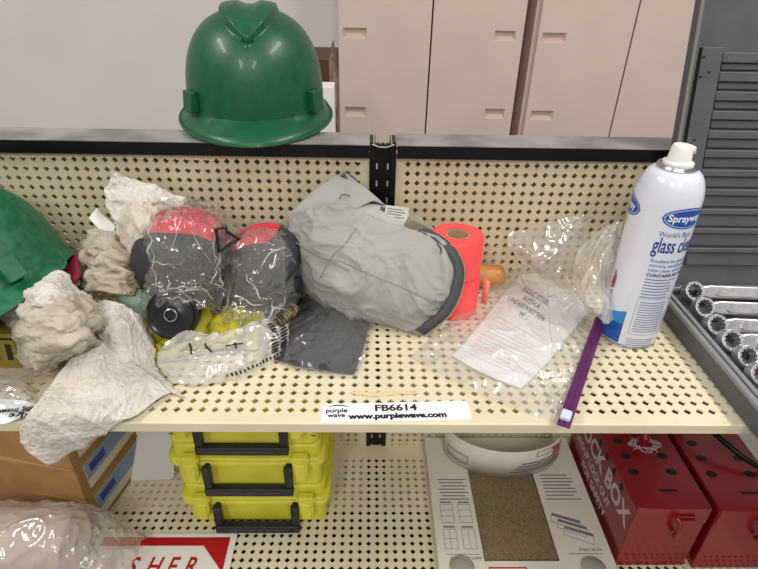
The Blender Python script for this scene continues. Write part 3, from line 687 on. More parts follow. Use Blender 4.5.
b = crumple([[Zp(u, v, US + h) for u, v, h in r] for r in (
    [(306, 288, .8), (330, 290, 1.4), (350, 296, 1.4), (375, 304, .5)],
    [(296, 306, .9), (320, 310, 1.5), (344, 316, 1.5), (371, 327, .6)],
    [(284, 332, .8), (306, 336, 1.4), (334, 341, 1.4), (366, 350, .6)],
    [(271, 360, .1), (298, 370, .3), (326, 375, .3), (356, 379, .1)])], n=16, m=18, stretch=1.03, su=1.03, zmin=US + .1, bend=.3, kick=.8, kfreq=.3, sub=5, fine=.25, ffreq=.4, seed=12)
o = obj('clear_sleeve', b, M_film, None, angle=3); tag(o, 'clear plastic sleeve around the charcoal folded cloth', 'plastic bag')

# ------------------------------------------------------------------ zip bag with paper
pp = [Zp(u, v, US + .22) for u, v in ((529, 266), (590, 311), (521, 388), (432, 350))]
pap = empty('instruction_sheet', (8, -14, US), 'white instruction sheet lying inside the clear zip bag', 'paper')
rowsP = [[Zp(527, 266, US + .5), Zp(560, 283, US + 1.1), Zp(592, 308, US + .5)], [Zp(500, 298, US + .45), Zp(533, 318, US + .9), Zp(565, 340, US + .4)], [Zp(474, 330, US + .3), Zp(508, 346, US + .6), Zp(546, 364, US + .25)], [Zp(452, 356, US + .15), Zp(480, 372, US + .35), Zp(521, 389, US + .12)]]
b = patch(rowsP, 40, 40, amp=.08, freq=.2, crease=False, amp2=0, zmin=US + .05); G = np.array(b.v).reshape(40, 40, 3); obj('sheet', b, M_paper, pap, solid=.03, angle=3)
def onsheet(u, v):   # u across 0..1, v from head 0 to foot 1
    i = min(38.999, max(0, v * 39)); j = min(38.999, max(0, u * 39)); a, c = int(i), int(j); p = G[a, c] * (1 - i + a) * (1 - j + c) + G[a + 1, c] * (i - a) * (1 - j + c) + G[a, c + 1] * (1 - i + a) * (j - c) + G[a + 1, c + 1] * (i - a) * (j - c)
    return (p[0], p[1], p[2] + .06)
b = MB()
for k, s in enumerate(('BASIC STEEL', 'WITH A', 'UNDERWRITTEN', 'W')):
    v_, f = text(s, .074, .002, 'CENTER'); b.add([onsheet(.36 + x * .95, .2 + k * .058 - y * .72) for x, y, z in v_], f)
obj('heading', b, mat('heading_ink', '505058', .7), pap, smooth=False)
b = MB()
for k in range(12):
    y = .47 + k * .038; K = 10; x0, x1 = .12, .86 - .13 * ((k * 5) % 3)
    V = []
    for i in range(K + 1): V += [onsheet(x0 + (x1 - x0) * i / K, y), onsheet(x0 + (x1 - x0) * i / K, y + .008)]
    b.add(V, [(2 * i, 2 * i + 2, 2 * i + 3, 2 * i + 1) for i in range(K)])
obj('body_print', b, mat('faint_print', 'd3d3da', .7), pap, smooth=False)
zb = empty('zip_bag', (10, -13, US), 'large clear zip bag with purple zipper lying over the instruction sheet', 'plastic bag')
b = crumple([[Zp(u, v, US + h) for u, v, h in r] for r in (
    [(520, 258, 1.2), (545, 268, 2.0), (575, 290, 1.9), (602, 318, .5)],
    [(486, 288, .9), (520, 304, 1.8), (560, 330, 1.5), (592, 352, .3)],
    [(446, 324, .7), (492, 344, 1.3), (540, 372, .8), (578, 392, .25)],
    [(410, 357, .15), (458, 382, .5), (512, 406, .3), (563, 424, .1)])], n=30, m=30, stretch=1.04, su=1.02, zmin=US + .12, bend=.5, kick=1.5, kfreq=.2, sub=4, fine=.28, ffreq=.3, seed=21)
CB = b; obj('bag_film', b, M_film2, zb, angle=3)
creases(zb, CB, 16, 2, 0.045, (16, 50), .03)
b = MB(); A = np.array(Zp(601, 318, US + .95)); B2 = np.array(Zp(563, 427, US + .75)); dirn = (B2 - A) / np.linalg.norm(B2 - A); sd = np.array([-dirn[1], dirn[0], 0])
M_purple = mat('purple_zipper', '64205f', .3, var='571b55', vscale=20)
zl = np.linalg.norm(B2 - A); Fz = frame(tuple(A), tuple(dirn), tuple(sd))
b.box(0, zl, -.5, .5, 0, .09, Fz); b.box(0, zl, -.32, -.14, .09, .2, Fz); b.box(0, zl, .1, .28, .09, .2, Fz); obj('zipper', b, M_purple, zb, .03)
b = MB(); b.box(zl - 1.5, zl - .5, -.45, .35, .1, .55, Fz); o = obj('slider', b, mat('pale_slider', 'cfd4e6', .3), zb, .12); o['label'] = 'pale zipper slider'
# top of the bag standing up against the panel
b = crumple([[Yp(u, v, y) for u, v, y in r] for r in (
    [(508, 233, -1.2), (530, 228, -.9), (552, 221, -.8), (583, 215, -1.0)],
    [(510, 246, -2.2), (532, 246, -3.0), (556, 243, -2.8), (588, 240, -2.2)],
    [(522, 262, -3.0), (540, 266, -4.5), (560, 270, -4.6), (586, 268, -4.0)],
    [(542, 276, -3.4), (556, 284, -5.0), (570, 294, -5.8), (586, 300, -6.5)])], n=15, m=15, stretch=1.06, su=1.03, bend=.6, kick=1.0, kfreq=.2, ymax=-.1, sub=6, fine=.3, ffreq=.22, seed=31)
CB = b; o = obj('bag_mouth', b, film('cloudy_film_warm', tint='e6ddcf', haze=.26, gloss=.2, bscale=16, bstr=.12), zb, angle=3)
creases(zb, CB, 8, 3, 0.05)
# bag of cotton swabs leaning on the can
b = crumple([[Yp(u, v, y) for u, v, y in r] for r in (
    [(592, 232, -5.0), (602, 228, -6.0), (614, 224, -6.6), (622, 222, -6.5)],
    [(578, 252, -6.5), (592, 252, -8.5), (606, 252, -9.4), (619, 250, -8.5)],
    [(573, 276, -7.5), (586, 280, -10.0), (600, 282, -10.8), (613, 280, -9.6)],
    [(578, 296, -8.6), (590, 304, -11.0), (603, 306, -11.6), (614, 304, -10.8)],
    [(590, 312, -9.6), (598, 318, -11.2), (606, 323, -11.9), (615, 318, -11.6)])], n=18, m=14, stretch=1.1, su=1.03, bend=.6, kick=.8, kfreq=.25, zmin=US + .1, sub=6, fine=.3, ffreq=.4, fan=(1, 1, .35), seed=41)
sw = empty('small_plastic_bag', tuple(Zp(598, 318, US)), 'small crumpled clear bag of yellowish swabs leaning on the spray can', 'plastic bag')
CB = b; obj('bag_film', b, film('cloudy_film_small', haze=.42, gloss=.22, bscale=30, bstr=.12), sw, angle=3)
creases(sw, CB, 8, 4, 0.05)
b = MB()
for k in range(14):
    q = random.random(); A = Yp(578 + 18 * random.random(), 268 + 20 * random.random(), -8.0 - q); B2 = Yp(598 + 16 * random.random(), 236 + 16 * random.random(), -6.4 - q); b.tube([A, B2], .09, 6)
obj('swab_sticks', b, mat('swab_cream', 'e3d69c', .6), sw)['kind'] = 'stuff'

# ------------------------------------------------------------------ bags with red and grey gear
M_gear = mat('gear_grey', '2e3136', .55, bump=.1, bscale=200); M_gred = mat('gear_red', 'd22f42', .5)
def dome(mb, c, rx, ry, rz, Mr=None, t0=0, t1=1.0, k=1.0, a0=0, a1=2 * PI, n=48, m_=18):
    V = [];
    for i in range(m_ + 1):
        ph = PI / 2 * (t0 + (t1 - t0) * i / m_)
        for j in range(n + 1):
            a = a0 + (a1 - a0) * j / n; p = Vector((math.cos(ph) ** .8 * math.cos(a) * rx * k, math.cos(ph) ** .8 * math.sin(a) * ry * k, math.sin(ph) ** .8 * rz * k) if ph < PI / 2 - 1e-6 else (0, 0, rz * k))
            if Mr is not None: p = Mr @ p
            V.append(tuple(p + Vector(c)))
    mb.add(V, [(i * (n + 1) + j, i * (n + 1) + j + 1, (i + 1) * (n + 1) + j + 1, (i + 1) * (n + 1) + j) for i in range(m_) for j in range(n)])
def gear(c, rot, s, label, disc=True):
    g = empty('protective_gear', (c[0], c[1], US), label, 'safety gear', 'red and grey gear in clear bags')
    R_ = rot
    b = MB(); dome(b, c, 4.1 * s, 3.4 * s, 4.4 * s, R_); obj('shell', b, M_gear, g, solid=.15, angle=3)
    b = MB(); dome(b, c, 4.1 * s, 3.4 * s, 4.4 * s, R_, t0=.44, k=1.03); obj('red_crown', b, M_gred, g, solid=.1, angle=3)
    b = MB(); dome(b, (c[0] - .1, c[1] - 1.25 * s, c[2] - .55 * s), 4.0 * s, 3.3 * s, 4.45 * s, R_); obj('front_guard', b, M_gear, g, solid=.15, angle=3)
    b = MB()
    for k in range(5):
        a0 = -PI * .9 + k * .42; p = R_ @ Vector((math.cos(a0) * 4.2 * s, math.sin(a0) * 3.5 * s, 1.0)); q = R_ @ Vector((math.cos(a0) * 3.9 * s, math.sin(a0) * 3.3 * s, 2.4 * s))
        b.tube([p + Vector(c), q + Vector(c)], .22, 8)
    obj('ribs', b, M_dark, g)
    b = MB(); b.lathe([(3.0 * s, 0.05), (3.5 * s, c[2] - US)], 40, Matrix.Translation((c[0], c[1], US)), cap=False); obj('skirt', b, M_gear, g, solid=.12)
    return g
cA = Yp(176, 262, -7.0)
gA = gear((cA[0] + .9, -6.2, US + 5.5), Matrix.Rotation(.25, 3, 'X'), 1.12, 'grey gear piece with red crown and round black disc in the left clear bag')
cB = Yp(263, 285, -6.5)
gB = gear((cB[0] + .6, -5.4, US + 4.0), Matrix.Rotation(-.55, 3, 'Y'), 1.0, 'grey gear piece with red rim in the right clear bag beside the hood')
dc = Yp(173, 314, -12.9); Fd = frame(dc, (1, 0, 0), (0, .45, 1))
b = MB(); b.lathe([(0.01, -.6), (2.1, -.6), (2.3, -.3), (2.3, .2), (2.05, .45), (1.9, .3), (1.3, .25), (.75, .45), (.7, .6), (.45, .62), (.4, .45), (.01, .45)], 48, Fd); o = obj('disc', b, mat('black_disc', '16171a', .3), gA); o['label'] = 'round glossy black disc'
b = MB(); b.lathe([(.5, .62), (.58, .66), (.5, .7)], 32, Fd, cap=False); obj('disc_ring', b, MATS['tin'], o)
b = MB(); dome(b, Yp(143, 312, -9.5), 2.0, 1.6, 3.2, None); o = obj('green_cup', b, mat('pale_green_plastic', 'a9c4b0', .5), None, solid=.1, angle=3); tag(o, 'pale green plastic cup in the left side of the clear bag', 'cup')
# yellow gloves under the bags
b = crumple([[Zp(u, v, US + h) for u, v, h in r] for r in (
    [(140, 318, .4), (165, 315, 1.0), (200, 310, 1.6), (232, 308, 2.0), (262, 312, 1.0)],
    [(138, 335, .4), (168, 336, .6), (200, 332, 1.2), (230, 328, 1.8), (258, 330, 1.0)],
    [(142, 358, .1), (170, 358, .6), (200, 352, .8), (228, 348, .8), (254, 350, .3)])], n=22, m=26, stretch=1.25, su=1.03, zmin=US + .06, bend=.8, kick=.5, sub=3, fine=.04, seed=51)
o = obj('yellow_cloth', b, mat('yellow_fabric', 'c2b72e', .7, var='a89d25', vscale=25), None, solid=.12, angle=3); tag(o, 'olive yellow cloth bundled under the clear gear bags', 'cloth')
M_bagA = film('gear_bag_film', haze=.08, gloss=.2, bscale=18, bstr=.12)
b = crumple([[Yp(u, v, y) for u, v, y in r] for r in (
    [(136, 216, -2.4), (160, 203, -3.5), (185, 199, -3.8), (210, 203, -3.5), (236, 220, -2.5)],
    [(130, 240, -5.5), (154, 226, -9.8), (182, 222, -11.0), (208, 226, -10.4), (234, 240, -7.4)],
    [(128, 280, -7.5), (152, 276, -11.2), (180, 276, -12.0), (206, 276, -11.4), (230, 274, -8.5)],
    [(128, 298, -8.2), (150, 292, -12.0), (178, 290, -12.8), (204, 292, -12.0), (226, 290, -9.2)],
    [(132, 322, -9.2), (152, 312, -12.2), (176, 304, -13.0), (202, 308, -12.4), (222, 310, -10.2)])], n=22, m=22, stretch=1.1, su=1.03, bend=.5, kick=1.4, kfreq=.26, zmin=US + .1, ymax=-.2, sub=5, fine=.5, ffreq=.42, seed=61)
CB = b; bgA = obj('gear_bag', b, M_bagA, None, angle=3); tag(bgA, 'clear crinkled plastic bag over the red-crowned gear with black arrow print', 'plastic bag')
creases(bgA, CB, 26, 5, 0.055)
arr = Q((216, 229, -10.6), (226, 228, -10.3), (227, 232, -10.3), (239, 239, -9.6), (228, 246, -10.3), (219, 252, -10.9)); b = MB()
b.tube(arr, .17, 8, closed=True); o = obj('arrow_print', b, M_ink, bgA); o['label'] = 'black printed arrow outline'
b = crumple([[Yp(u, v, y) for u, v, y in r] for r in (
    [(224, 240, -2.6), (245, 226, -2.6), (264, 222, -2.6), (282, 226, -2.4), (300, 240, -2.4)],
    [(214, 262, -6.4), (238, 250, -9.2), (260, 244, -9.8), (282, 248, -8.8), (302, 260, -5.0)],
    [(212, 296, -8.0), (236, 294, -10.8), (258, 292, -11.6), (280, 290, -10.6), (300, 290, -6.5)],
    [(212, 312, -9.4), (234, 318, -12.0), (256, 318, -12.2), (276, 314, -11.4), (294, 308, -8.8)],
    [(222, 322, -10.6), (240, 332, -12.0), (256, 334, -12.2), (272, 330, -11.8), (288, 322, -10.0)])], n=20, m=20, stretch=1.05, su=1.1, bend=.5, kick=1.4, kfreq=.26, zmin=US + .1, ymax=-.2, sub=5, fine=.5, ffreq=.42, seed=71)
CB = b; o = obj('gear_bag', b, film('gear_bag_film_right', haze=.09, gloss=.22, bscale=18, bstr=.12), None, angle=3); tag(o, 'clear crinkled plastic bag between the arrow bag and the grey hood', 'plastic bag')
creases(o, CB, 22, 6, 0.055)
# clear printed poly bag in front
pb = empty('printed_bag', Zp(215, 372, US), 'cloudy white poly bag with black striped print at the front of the pile', 'plastic bag')
rowsB = [[Zp(u, v, US + h) for u, v, h in r] for r in (
    [(184, 328, 2.6), (205, 332, 2.8), (232, 330, 2.6), (255, 322, 2.6), (272, 314, 2.2)],
    [(165, 346, 1.6), (198, 350, 2.4), (232, 348, 2.2), (262, 336, 2.2), (286, 324, 1.8)],
    [(158, 364, .8), (194, 366, 1.6), (230, 364, 1.5), (262, 354, 1.4), (288, 340, .9)],
    [(176, 384, .1), (204, 384, .3), (236, 378, .2), (264, 366, .2), (284, 354, .2)])]
b = crumple(rowsB, n=20, m=23, stretch=1.1, su=1.03, seed=81, kick=1.0, kfreq=.35, zmin=US + .15, bend=.5, sub=4, fine=.28, ffreq=.3, fan=(.4, 1, 1)); CB = b; obj('bag_film', b, film('milky_film', haze=.42, gloss=.25, bscale=34), pb, angle=3)
creases(pb, CB, 12, 7, 0.05)
PB = np.array(b.v).reshape(77, 89, 3)
b = MB()
def seg(i0, j0, i1, j1, w_=.09):
    p, q = PB[i0, j0], PB[i1, j1]; d = Vector(q - p).normalized(); s_ = d.cross(Vector((0, -.4, 1))).normalized() * w_; n_ = Vector((0, -.12, .14))
    b.add([tuple(Vector(p) - s_ + n_), tuple(Vector(p) + s_ + n_), tuple(Vector(q) + s_ + n_), tuple(Vector(q) - s_ + n_)], [(0, 1, 2, 3)])
for k in range(10): seg(14 + k * 5, 74, 15 + k * 5, 79, .11); seg(16 + k * 5, 82, 15 + k * 5, 87, .11)
for k in range(15): seg(66, 40 + k * 3, 72, 40 + k * 3, .09)
for k in range(5): seg(14 + k * 3, 26 + k, 22 + k * 2, 27 + k, .06)
seg(16, 14, 24, 18, .08); seg(24, 18, 34, 20, .08); seg(20, 40, 22, 52, .07); seg(16, 46, 26, 47, .07)
obj('print_marks', b, M_ink, pb, smooth=False)['kind'] = 'stuff'
b = MB(); q = cr(np.array([Zp(268, 330, US + 1.4), Zp(282, 320, US + 2.0), Zp(296, 308, US + 2.2)]), np.linspace(0, 1, 40))
for k in range(39):
    if k % 3 != 2: b.tube([tuple(q[k]), tuple(q[k + 1])], .55, 10)
o = obj('webbing_strap', b, mat('khaki_black_webbing', '26241c', .8, var='8c845c', vscale=120)); tag(o, 'short khaki and black striped webbing strap beside the striped bag', 'strap')

# ------------------------------------------------------------------ rags and towels on the left
def cloth(name, rows, m_, label, cat='rag', group=None, **k):
    b = crumple(rows, **k); o = obj(name, b, m_, None, solid=.14, angle=3); return tag(o, label, cat, group)
M_rag = mat('soiled_white_rag', 'cfc6b8', .85, var='bfb3a1', vscale=18, bump=.6, bscale=130, bdist=.004)
M_tow = mat('paper_towel', 'dcd6ce', .85, var='cdc5ba', vscale=22, bump=1.0, bscale=160, bdist=.005)
M_rag2 = mat('soiled_beige_rag', 'beb5a7', .85, var='a0947f', vscale=16, bump=.6, bscale=120, bdist=.004)
YR = lambda *rows: [[Yp(u, v, y) for u, v, y in r] for r in rows]
ZR_ = lambda *rows: [[Zp(u, v, US + h) for u, v, h in r] for r in rows]
cloth('paper_towel', YR([(113, 172, -1.6), (124, 178, -1.6), (138, 183, -1.4), (160, 188, -1.4), (186, 200, -1.4)],
                        [(108, 186, -2.2), (122, 196, -3.6), (142, 200, -3.8), (165, 204, -3.4), (190, 212, -2.4)],
                        [(106, 200, -2.8), (120, 214, -5.0), (140, 220, -5.6), (162, 222, -5.2), (188, 226, -3.4)],
                        [(112, 218, -4.0), (124, 232, -6.2), (140, 240, -6.6), (160, 240, -6.2), (182, 240, -4.6)]), M_tow, 'crumpled white paper towel on top of the pile against the panel', 'paper towel', n=16, m=18, stretch=1.02, su=1.08, bend=.8, kick=.9, kfreq=.2, ymax=-.2, sub=6, fine=.35, ffreq=.5, fan=(.4, 1, 1), seed=101)
cloth('paper_towel', YR([(97, 208, -1.8), (104, 216, -2.2), (116, 226, -3.2)], [(93, 213, -2.4), (102, 222, -3.0), (114, 234, -4.0)], [(89, 218, -2.6), (98, 228, -3.6), (112, 242, -4.6)]), mat('dimpled_towel', 'eeece8', .8, bump=.5, bscale=260), 'small flat dimpled white towel corner poking out left of the pile', 'paper towel', seed=102, n=20, m=20, stretch=1.01, kick=.05)
cloth('leather_glove', YR([(124, 206, -4.4), (136, 202, -5.6), (152, 206, -6.0), (168, 212, -5.4)],
                         [(118, 222, -5.0), (132, 220, -7.6), (148, 224, -8.2), (162, 230, -6.6)],
                         [(118, 238, -5.4), (130, 240, -8.2), (144, 244, -8.8), (156, 248, -7.2)],
                         [(124, 254, -5.8), (133, 260, -8.2), (144, 264, -8.6), (152, 264, -7.4)]), M_rag, 'stained off-white crumpled work glove beside the bagged gear', 'glove', n=14, m=15, stretch=1.12, su=1.03, bend=.8, kick=.7, kfreq=.25, sub=7, fine=.3, ffreq=.6, fan=(1, .6, .45), seed=103)
cloth('cotton_rag', YR([(82, 246, -3.0), (92, 234, -4.0), (108, 232, -5.0), (124, 240, -5.4), (136, 252, -5.2)],
                       [(82, 258, -5.2), (94, 250, -7.4), (110, 250, -8.4), (128, 258, -8.4), (144, 266, -6.8)],
                       [(84, 274, -7.2), (96, 270, -9.4), (112, 270, -10.4), (130, 274, -10.2), (148, 280, -8.2)],
                       [(76, 290, -8.2), (92, 288, -10.8), (112, 290, -12.0), (128, 292, -11.6), (140, 294, -9.8)]), M_rag2, 'beige soiled twisted rag in the middle of the pile', n=15, m=15, stretch=1.03, su=1.2, bend=.9, kick=.9, kfreq=.18, sub=7, zmin=US + .2, fine=.4, ffreq=.6, fan=(.4, 1, .9), seed=104)
cloth('cotton_rag', ZR_([(46, 285, 6.5), (56, 272, 7.0), (66, 276, 7.0), (74, 290, 5.5)],
                        [(24, 290, 5.5), (42, 288, 7.8), (60, 292, 7.6), (86, 296, 5.5)],
                        [(8, 300, 4.0), (32, 304, 7.0), (58, 306, 7.0), (98, 306, 4.5)]), M_tow, 'white rag bunched under the tilted green hard hat brim', n=12, m=14, stretch=1.03, su=1.12, bend=.8, kick=.8, kfreq=.2, sub=7, fine=.3, ffreq=.6, fan=(.4, 1, 1), seed=105)
cloth('cotton_rag', ZR_([(8, 300, 5.5), (34, 298, 7.0), (62, 298, 7.2), (92, 302, 5.5), (112, 314, 3.5)],
                        [(4, 320, 3.4), (30, 322, 6.2), (58, 322, 7.0), (84, 322, 6.6), (102, 330, 4.0)],
                        [(10, 342, 2.0), (34, 344, 5.0), (58, 344, 5.6), (80, 342, 5.6), (96, 346, 3.6)],
                        [(26, 366, .6), (40, 368, 2.0), (54, 366, 2.6), (70, 358, 3.2), (86, 352, 2.8)]), M_rag2, 'beige grey crumpled rag heaped above the hanging towel', n=16, m=15, stretch=1.03, su=1.25, bend=.9, kick=1.0, kfreq=.15, sub=7, zmin=US + .15, fine=.42, ffreq=.55, fan=(.35, 1, 1), seed=106)
cloth('cotton_towel', ZR_([(98, 300, 4.2), (116, 302, 4.6), (134, 312, 3.6), (150, 326, 1.6)],
                          [(94, 322, 4.4), (116, 326, 4.4), (138, 332, 2.8), (154, 346, .8)],
                          [(94, 348, 2.6), (118, 352, 2.6), (140, 358, 1.4), (158, 372, .3)],
                          [(110, 372, .9), (130, 376, .9), (152, 384, .4), (184, 398, .12)]), M_tow, 'off-white textured towel lying flat between the heap and the clear bags', 'towel', n=18, m=18, stretch=1.04, su=1.02, bend=.8, kick=.8, kfreq=.2, sub=5, zmin=US + .15, fine=.16, ffreq=.45, seed=107)
big = [[Zp(86, 344, US + 3.6), Zp(100, 342, US + 3.4), Zp(118, 350, US + 2.4), Zp(136, 364, US + 1.6), Zp(170, 392, US + .4)],
       [Zp(70, 362, US + 3.0), Zp(92, 366, US + 3.2), Zp(114, 374, US + 2.2), Zp(136, 386, US + 1.4), Zp(158, 398, US + .5)],
       [Zp(52, 384, US + 2.0), Zp(78, 390, US + 2.0), Zp(104, 396, US + 1.6), Zp(126, 404, US + 1.0), Zp(140, 412, US + .5)],
       [Yp(34, 408, -23.2), Yp(60, 412, -23.6), Yp(88, 416, -23.4), Yp(108, 420, -23.1), Yp(124, 420, -22.9)],
       [Yp(20, 430, -23.4), Yp(44, 436, -23.9), Yp(68, 440, -23.8), Yp(88, 440, -23.4), Yp(100, 436, -23.1)],
       [Yp(26, 448, -23.2), Yp(38, 456, -23.6), Yp(50, 463, -23.6), Yp(64, 456, -23.4), Yp(82, 446, -23.2)]]
cloth('cotton_towel', big, M_tow, 'large off-white quilted towel hanging over the front edge of the shelf', 'towel', n=24, m=26, stretch=1.04, su=1.03, bend=.8, kick=1.2, kfreq=.16, sub=4, zmin=US + .2, fine=.2, ffreq=.5, fan=(.8, .5, .6), seed=108)
# crimson cord
cc = empty('cord_coil', Zp(66, 284, US + 0), 'dark crimson coiled cord between the tilted green hat and the rags', 'cord')
b = MB()
for k in range(6):
    q = [Yp(74 + 2.5 * math.cos(a) + 3 - k * 1.2 - (k * 1.2), 262 + k * 3.4 + 0 * a, -4.5 - k * .9 - .6 * math.sin(a)) for a in (0,)]
    c0 = Yp(62 + k * .4, 270 + k * 3.2, -7.0 - k * .55)
    b.tube([(c0[0] + 1.5 * math.cos(a), c0[1] + 1.1 * math.sin(a), c0[2] + 1.1 * math.cos(a) + .3 * math.sin(a)) for a in [2 * PI * i / 30 for i in range(30)]], .26, 8, closed=True)
obj('coil', b, mat('crimson_cord', '84162f', .5), cc)
b = MB(); A = Yp(64, 292, -9); b.lathe([(1.6, 0), (1.7, .2), (1.7, A[2] - US - 1.6), (1.4, A[2] - US - 1.2)], 24, Matrix.Translation((A[0], A[1], US))); obj('reel', b, M_dark, cc)
# yellow and black tin at the left edge, bag in front of it
b = MB(); A = Zp(-26, 368, US); tn = empty('striped_box', (A[0], A[1], US), 'yellow box with black stripes at the left edge under the rags', 'box')
b.box(A[0] - 6, A[0] + 4.2, A[1], A[1] + 6, US + .01, US + 3.6); obj('body', b, mat('hazard_yellow', '8a7a26', .6), tn, .1)
b = MB()
for k in range(9): b.add([(A[0] - 5.6 + k * 1.1, A[1] - .02, US + .9), (A[0] - 5.1 + k * 1.1, A[1] - .02, US + .9), (A[0] - 4.9 + k * 1.1, A[1] - .02, US + 2.6), (A[0] - 5.4 + k * 1.1, A[1] - .02, US + 2.6)], [(0, 1, 2, 3)])
b.add([(A[0] - 6, A[1] - .02, US + 3.0), (A[0] + 4.2, A[1] - .02, US + 3.0), (A[0] + 4.2, A[1] - .02, US + 3.25), (A[0] - 6, A[1] - .02, US + 3.25)], [(0, 1, 2, 3)])
obj('stripes', b, M_ink, tn, smooth=False)
lb = empty('label_bag', Zp(12, 405, US), 'small clear bag with white and pale blue label at the left edge of the shelf', 'plastic bag')
b = crumple(ZR_([(-14, 372, 1.0), (4, 374, 1.8), (22, 378, 1.6), (36, 390, .8)], [(-14, 392, 1.2), (6, 392, 2.0), (24, 396, 1.8), (40, 404, .8)], [(-14, 414, .4), (4, 416, .6), (22, 414, .6), (42, 408, .3)]), n=20, m=20, stretch=1.02, su=1.15, bend=.5, kick=.6, zmin=US + .2, sub=2, seed=91)
obj('bag_film', b, film('label_bag_film', haze=.2, gloss=.25), lb, angle=3)
rl = ZR_([(-12, 396, .9), (4, 399, 1.5), (22, 400, 1.3), (38, 405, .8)], [(-12, 422, .25), (4, 424, .3), (18, 419, .4), (36, 412, .4)])
b = patch(rl, 24, 30, amp=.15, freq=.4, seed=92, zmin=US + .12); LBG = np.array(b.v).reshape(24, 30, 3); o = obj('paper_label', b, mat('label_pale', 'e2e8ee', .6), lb, solid=.03, angle=3)
def onlb(u, v):
    i = int(max(0, min(23, v * 23))); j = int(max(0, min(29, u * 29))); p = LBG[i, j]; return (p[0], p[1] - .1, p[2] + .12)
b = MB()
for k in range(2):
    v_, f = text(('cks', 'ing inser')[k], (.3, .17)[k], .006, 'LEFT'); ss = 1
    Fk = frame(onlb(.97, (.62, .28)[k]), tuple(Vector(onlb(.3, .5)) - Vector(onlb(.95, .35))), (0, -1, .0)); b.add([(x * 4.2, y * 4.2, .0) for x, y, z in v_], f, Fk)
obj('label_print', b, M_ink, o, smooth=False)

# ================================================================== LOWER SHELF
# ------------------------------------------------------------------ yellow cases
M_yel = mat('yellow_case', 'e0dc48', .45, var='d3ce3c', vscale=18, bump=.1, bscale=200)
M_grime = mat('case_grime', '5b4a1e', .8, var='8d7c2c', vscale=30)
def ycase():
    root = empty('hard_case', (-16.5, -6, LS), 'x', 'hard case', 'stacked yellow hard cases')
    x0, x1, y0, y1, z = -24.9, -8.0, -12.3, -.8, LS
    b = MB(); b.prism(rrect(x0 + .5, x1 - .5, y0 + .5, y1 - .4, 1.0), z + .02, z + 3.6); bd = obj('base', b, M_yel, root, .25, seg=3)
    b = MB(); b.prism(rrect(x0, x1, y0 - .1, y1, 1.2), z + 3.55, z + 4.15); b.prism(rrect(x0, x1, y0 - .1, y1, 1.2), z + 4.25, z + 4.8); obj('rim', b, M_yel, bd, .12)
    b = MB(); b.prism(rrect(x0 + .45, x1 - .45, y0 + .4, y1 - .4, 1.0), z + 4.7, z + 6.3); l = obj('lid', b, M_yel, root, .25, seg=3)
    for xx in (x0 + 2.6, x1 - 2.6):
        b = MB(); b.box(xx - .85, xx + .85, y0 - .75, y0 + .2, z + 2.6, z + 5.5); b.box(xx - .6, xx + .6, y0 - .95, y0 - .6, z + 2.1, z + 4.6); o = obj('latch', b, M_yel, root, .22, seg=3)
        b = MB(); b.tube([(xx - 1.0, y0 - .35, z + 4.9), (xx + 1.0, y0 - .35, z + 4.9)], .28, 12); obj('latch_pin', b, M_yel, o)
    b = MB(); hx0, hx1 = x0 + 4.3, x1 - 3.9; yh = y0 - .75
    b.box(hx0 - .45, hx0 + .45, yh - .35, yh + .35, z + .3, z + 4.2); b.box(hx1 - .45, hx1 + .45, yh - .35, yh + .35, z + .3, z + 4.2); b.box(hx0 - .45, hx1 + .45, yh - .55, yh + .35, z - .35 + .5, z + 1.25)
    b.box(hx0 - .3, hx0 + .3, yh, y0 + .2, z + 3.6, z + 4.1); b.box(hx1 - .3, hx1 + .3, yh, y0 + .2, z + 3.6, z + 4.1)
    h = obj('handle', b, mat('black_handle', '17181b', .45, var='24262a', vscale=40), root, .14, seg=3); h['label'] = 'black carrying handle hanging down'
    b = MB(); b.box(hx0 + 1, hx1 - 1, yh - .58, yh - .5, z + .62, z + .82); obj('handle_groove', b, mat('groove_grey', '3a3d42', .4), h, .02)
    return root
y1_ = ycase(); y1_['label'] = 'bottom yellow hard case of the stack, handle resting near the shelf'
y2_ = copy_tree(y1_); y2_.location = y1_.location + Vector((-.35 * U, .05 * U, 6.33 * U)); y2_['label'] = 'middle yellow hard case of the stack'
y3_ = copy_tree(y1_); y3_.location = y1_.location + Vector((-.5 * U, .1 * U, 12.66 * U)); y3_['label'] = 'top yellow hard case with dirt smears, cut off by the upper shelf'
b = MB()
for (x, z, w_) in ((-22.6, 22.55, 1.0), (-18, 22.5, .9), (-17, 22.45, .7), (-14.5, 22.5, .5), (-21, 22.55, .6)):
    b.box(x, x + w_, -12.36, -12.1, z - .12, z + .1)
for (x, z, w_) in ((-23.6, 22.0, .5), (-23.9, 21.2, .35), (-19.6, 22.7, .6), (-12.2, 22.6, .4), (-9.4, 21.0, .3)):
    b.prism([(w_ * (1 + .3 * math.sin(3 * a)) * math.cos(a), .4 * w_ * math.sin(a)) for a in [2 * PI * k / 14 for k in range(14)]], 0, .03, frame((x, -12.4, z), (1, 0, 0), (0, 0, 1)))
o = obj('grime', b, M_grime, None, .03)
o.parent = y3_; o.location = Vector((0, 0, 0)) + (ORG[o.name] - y3_.location)

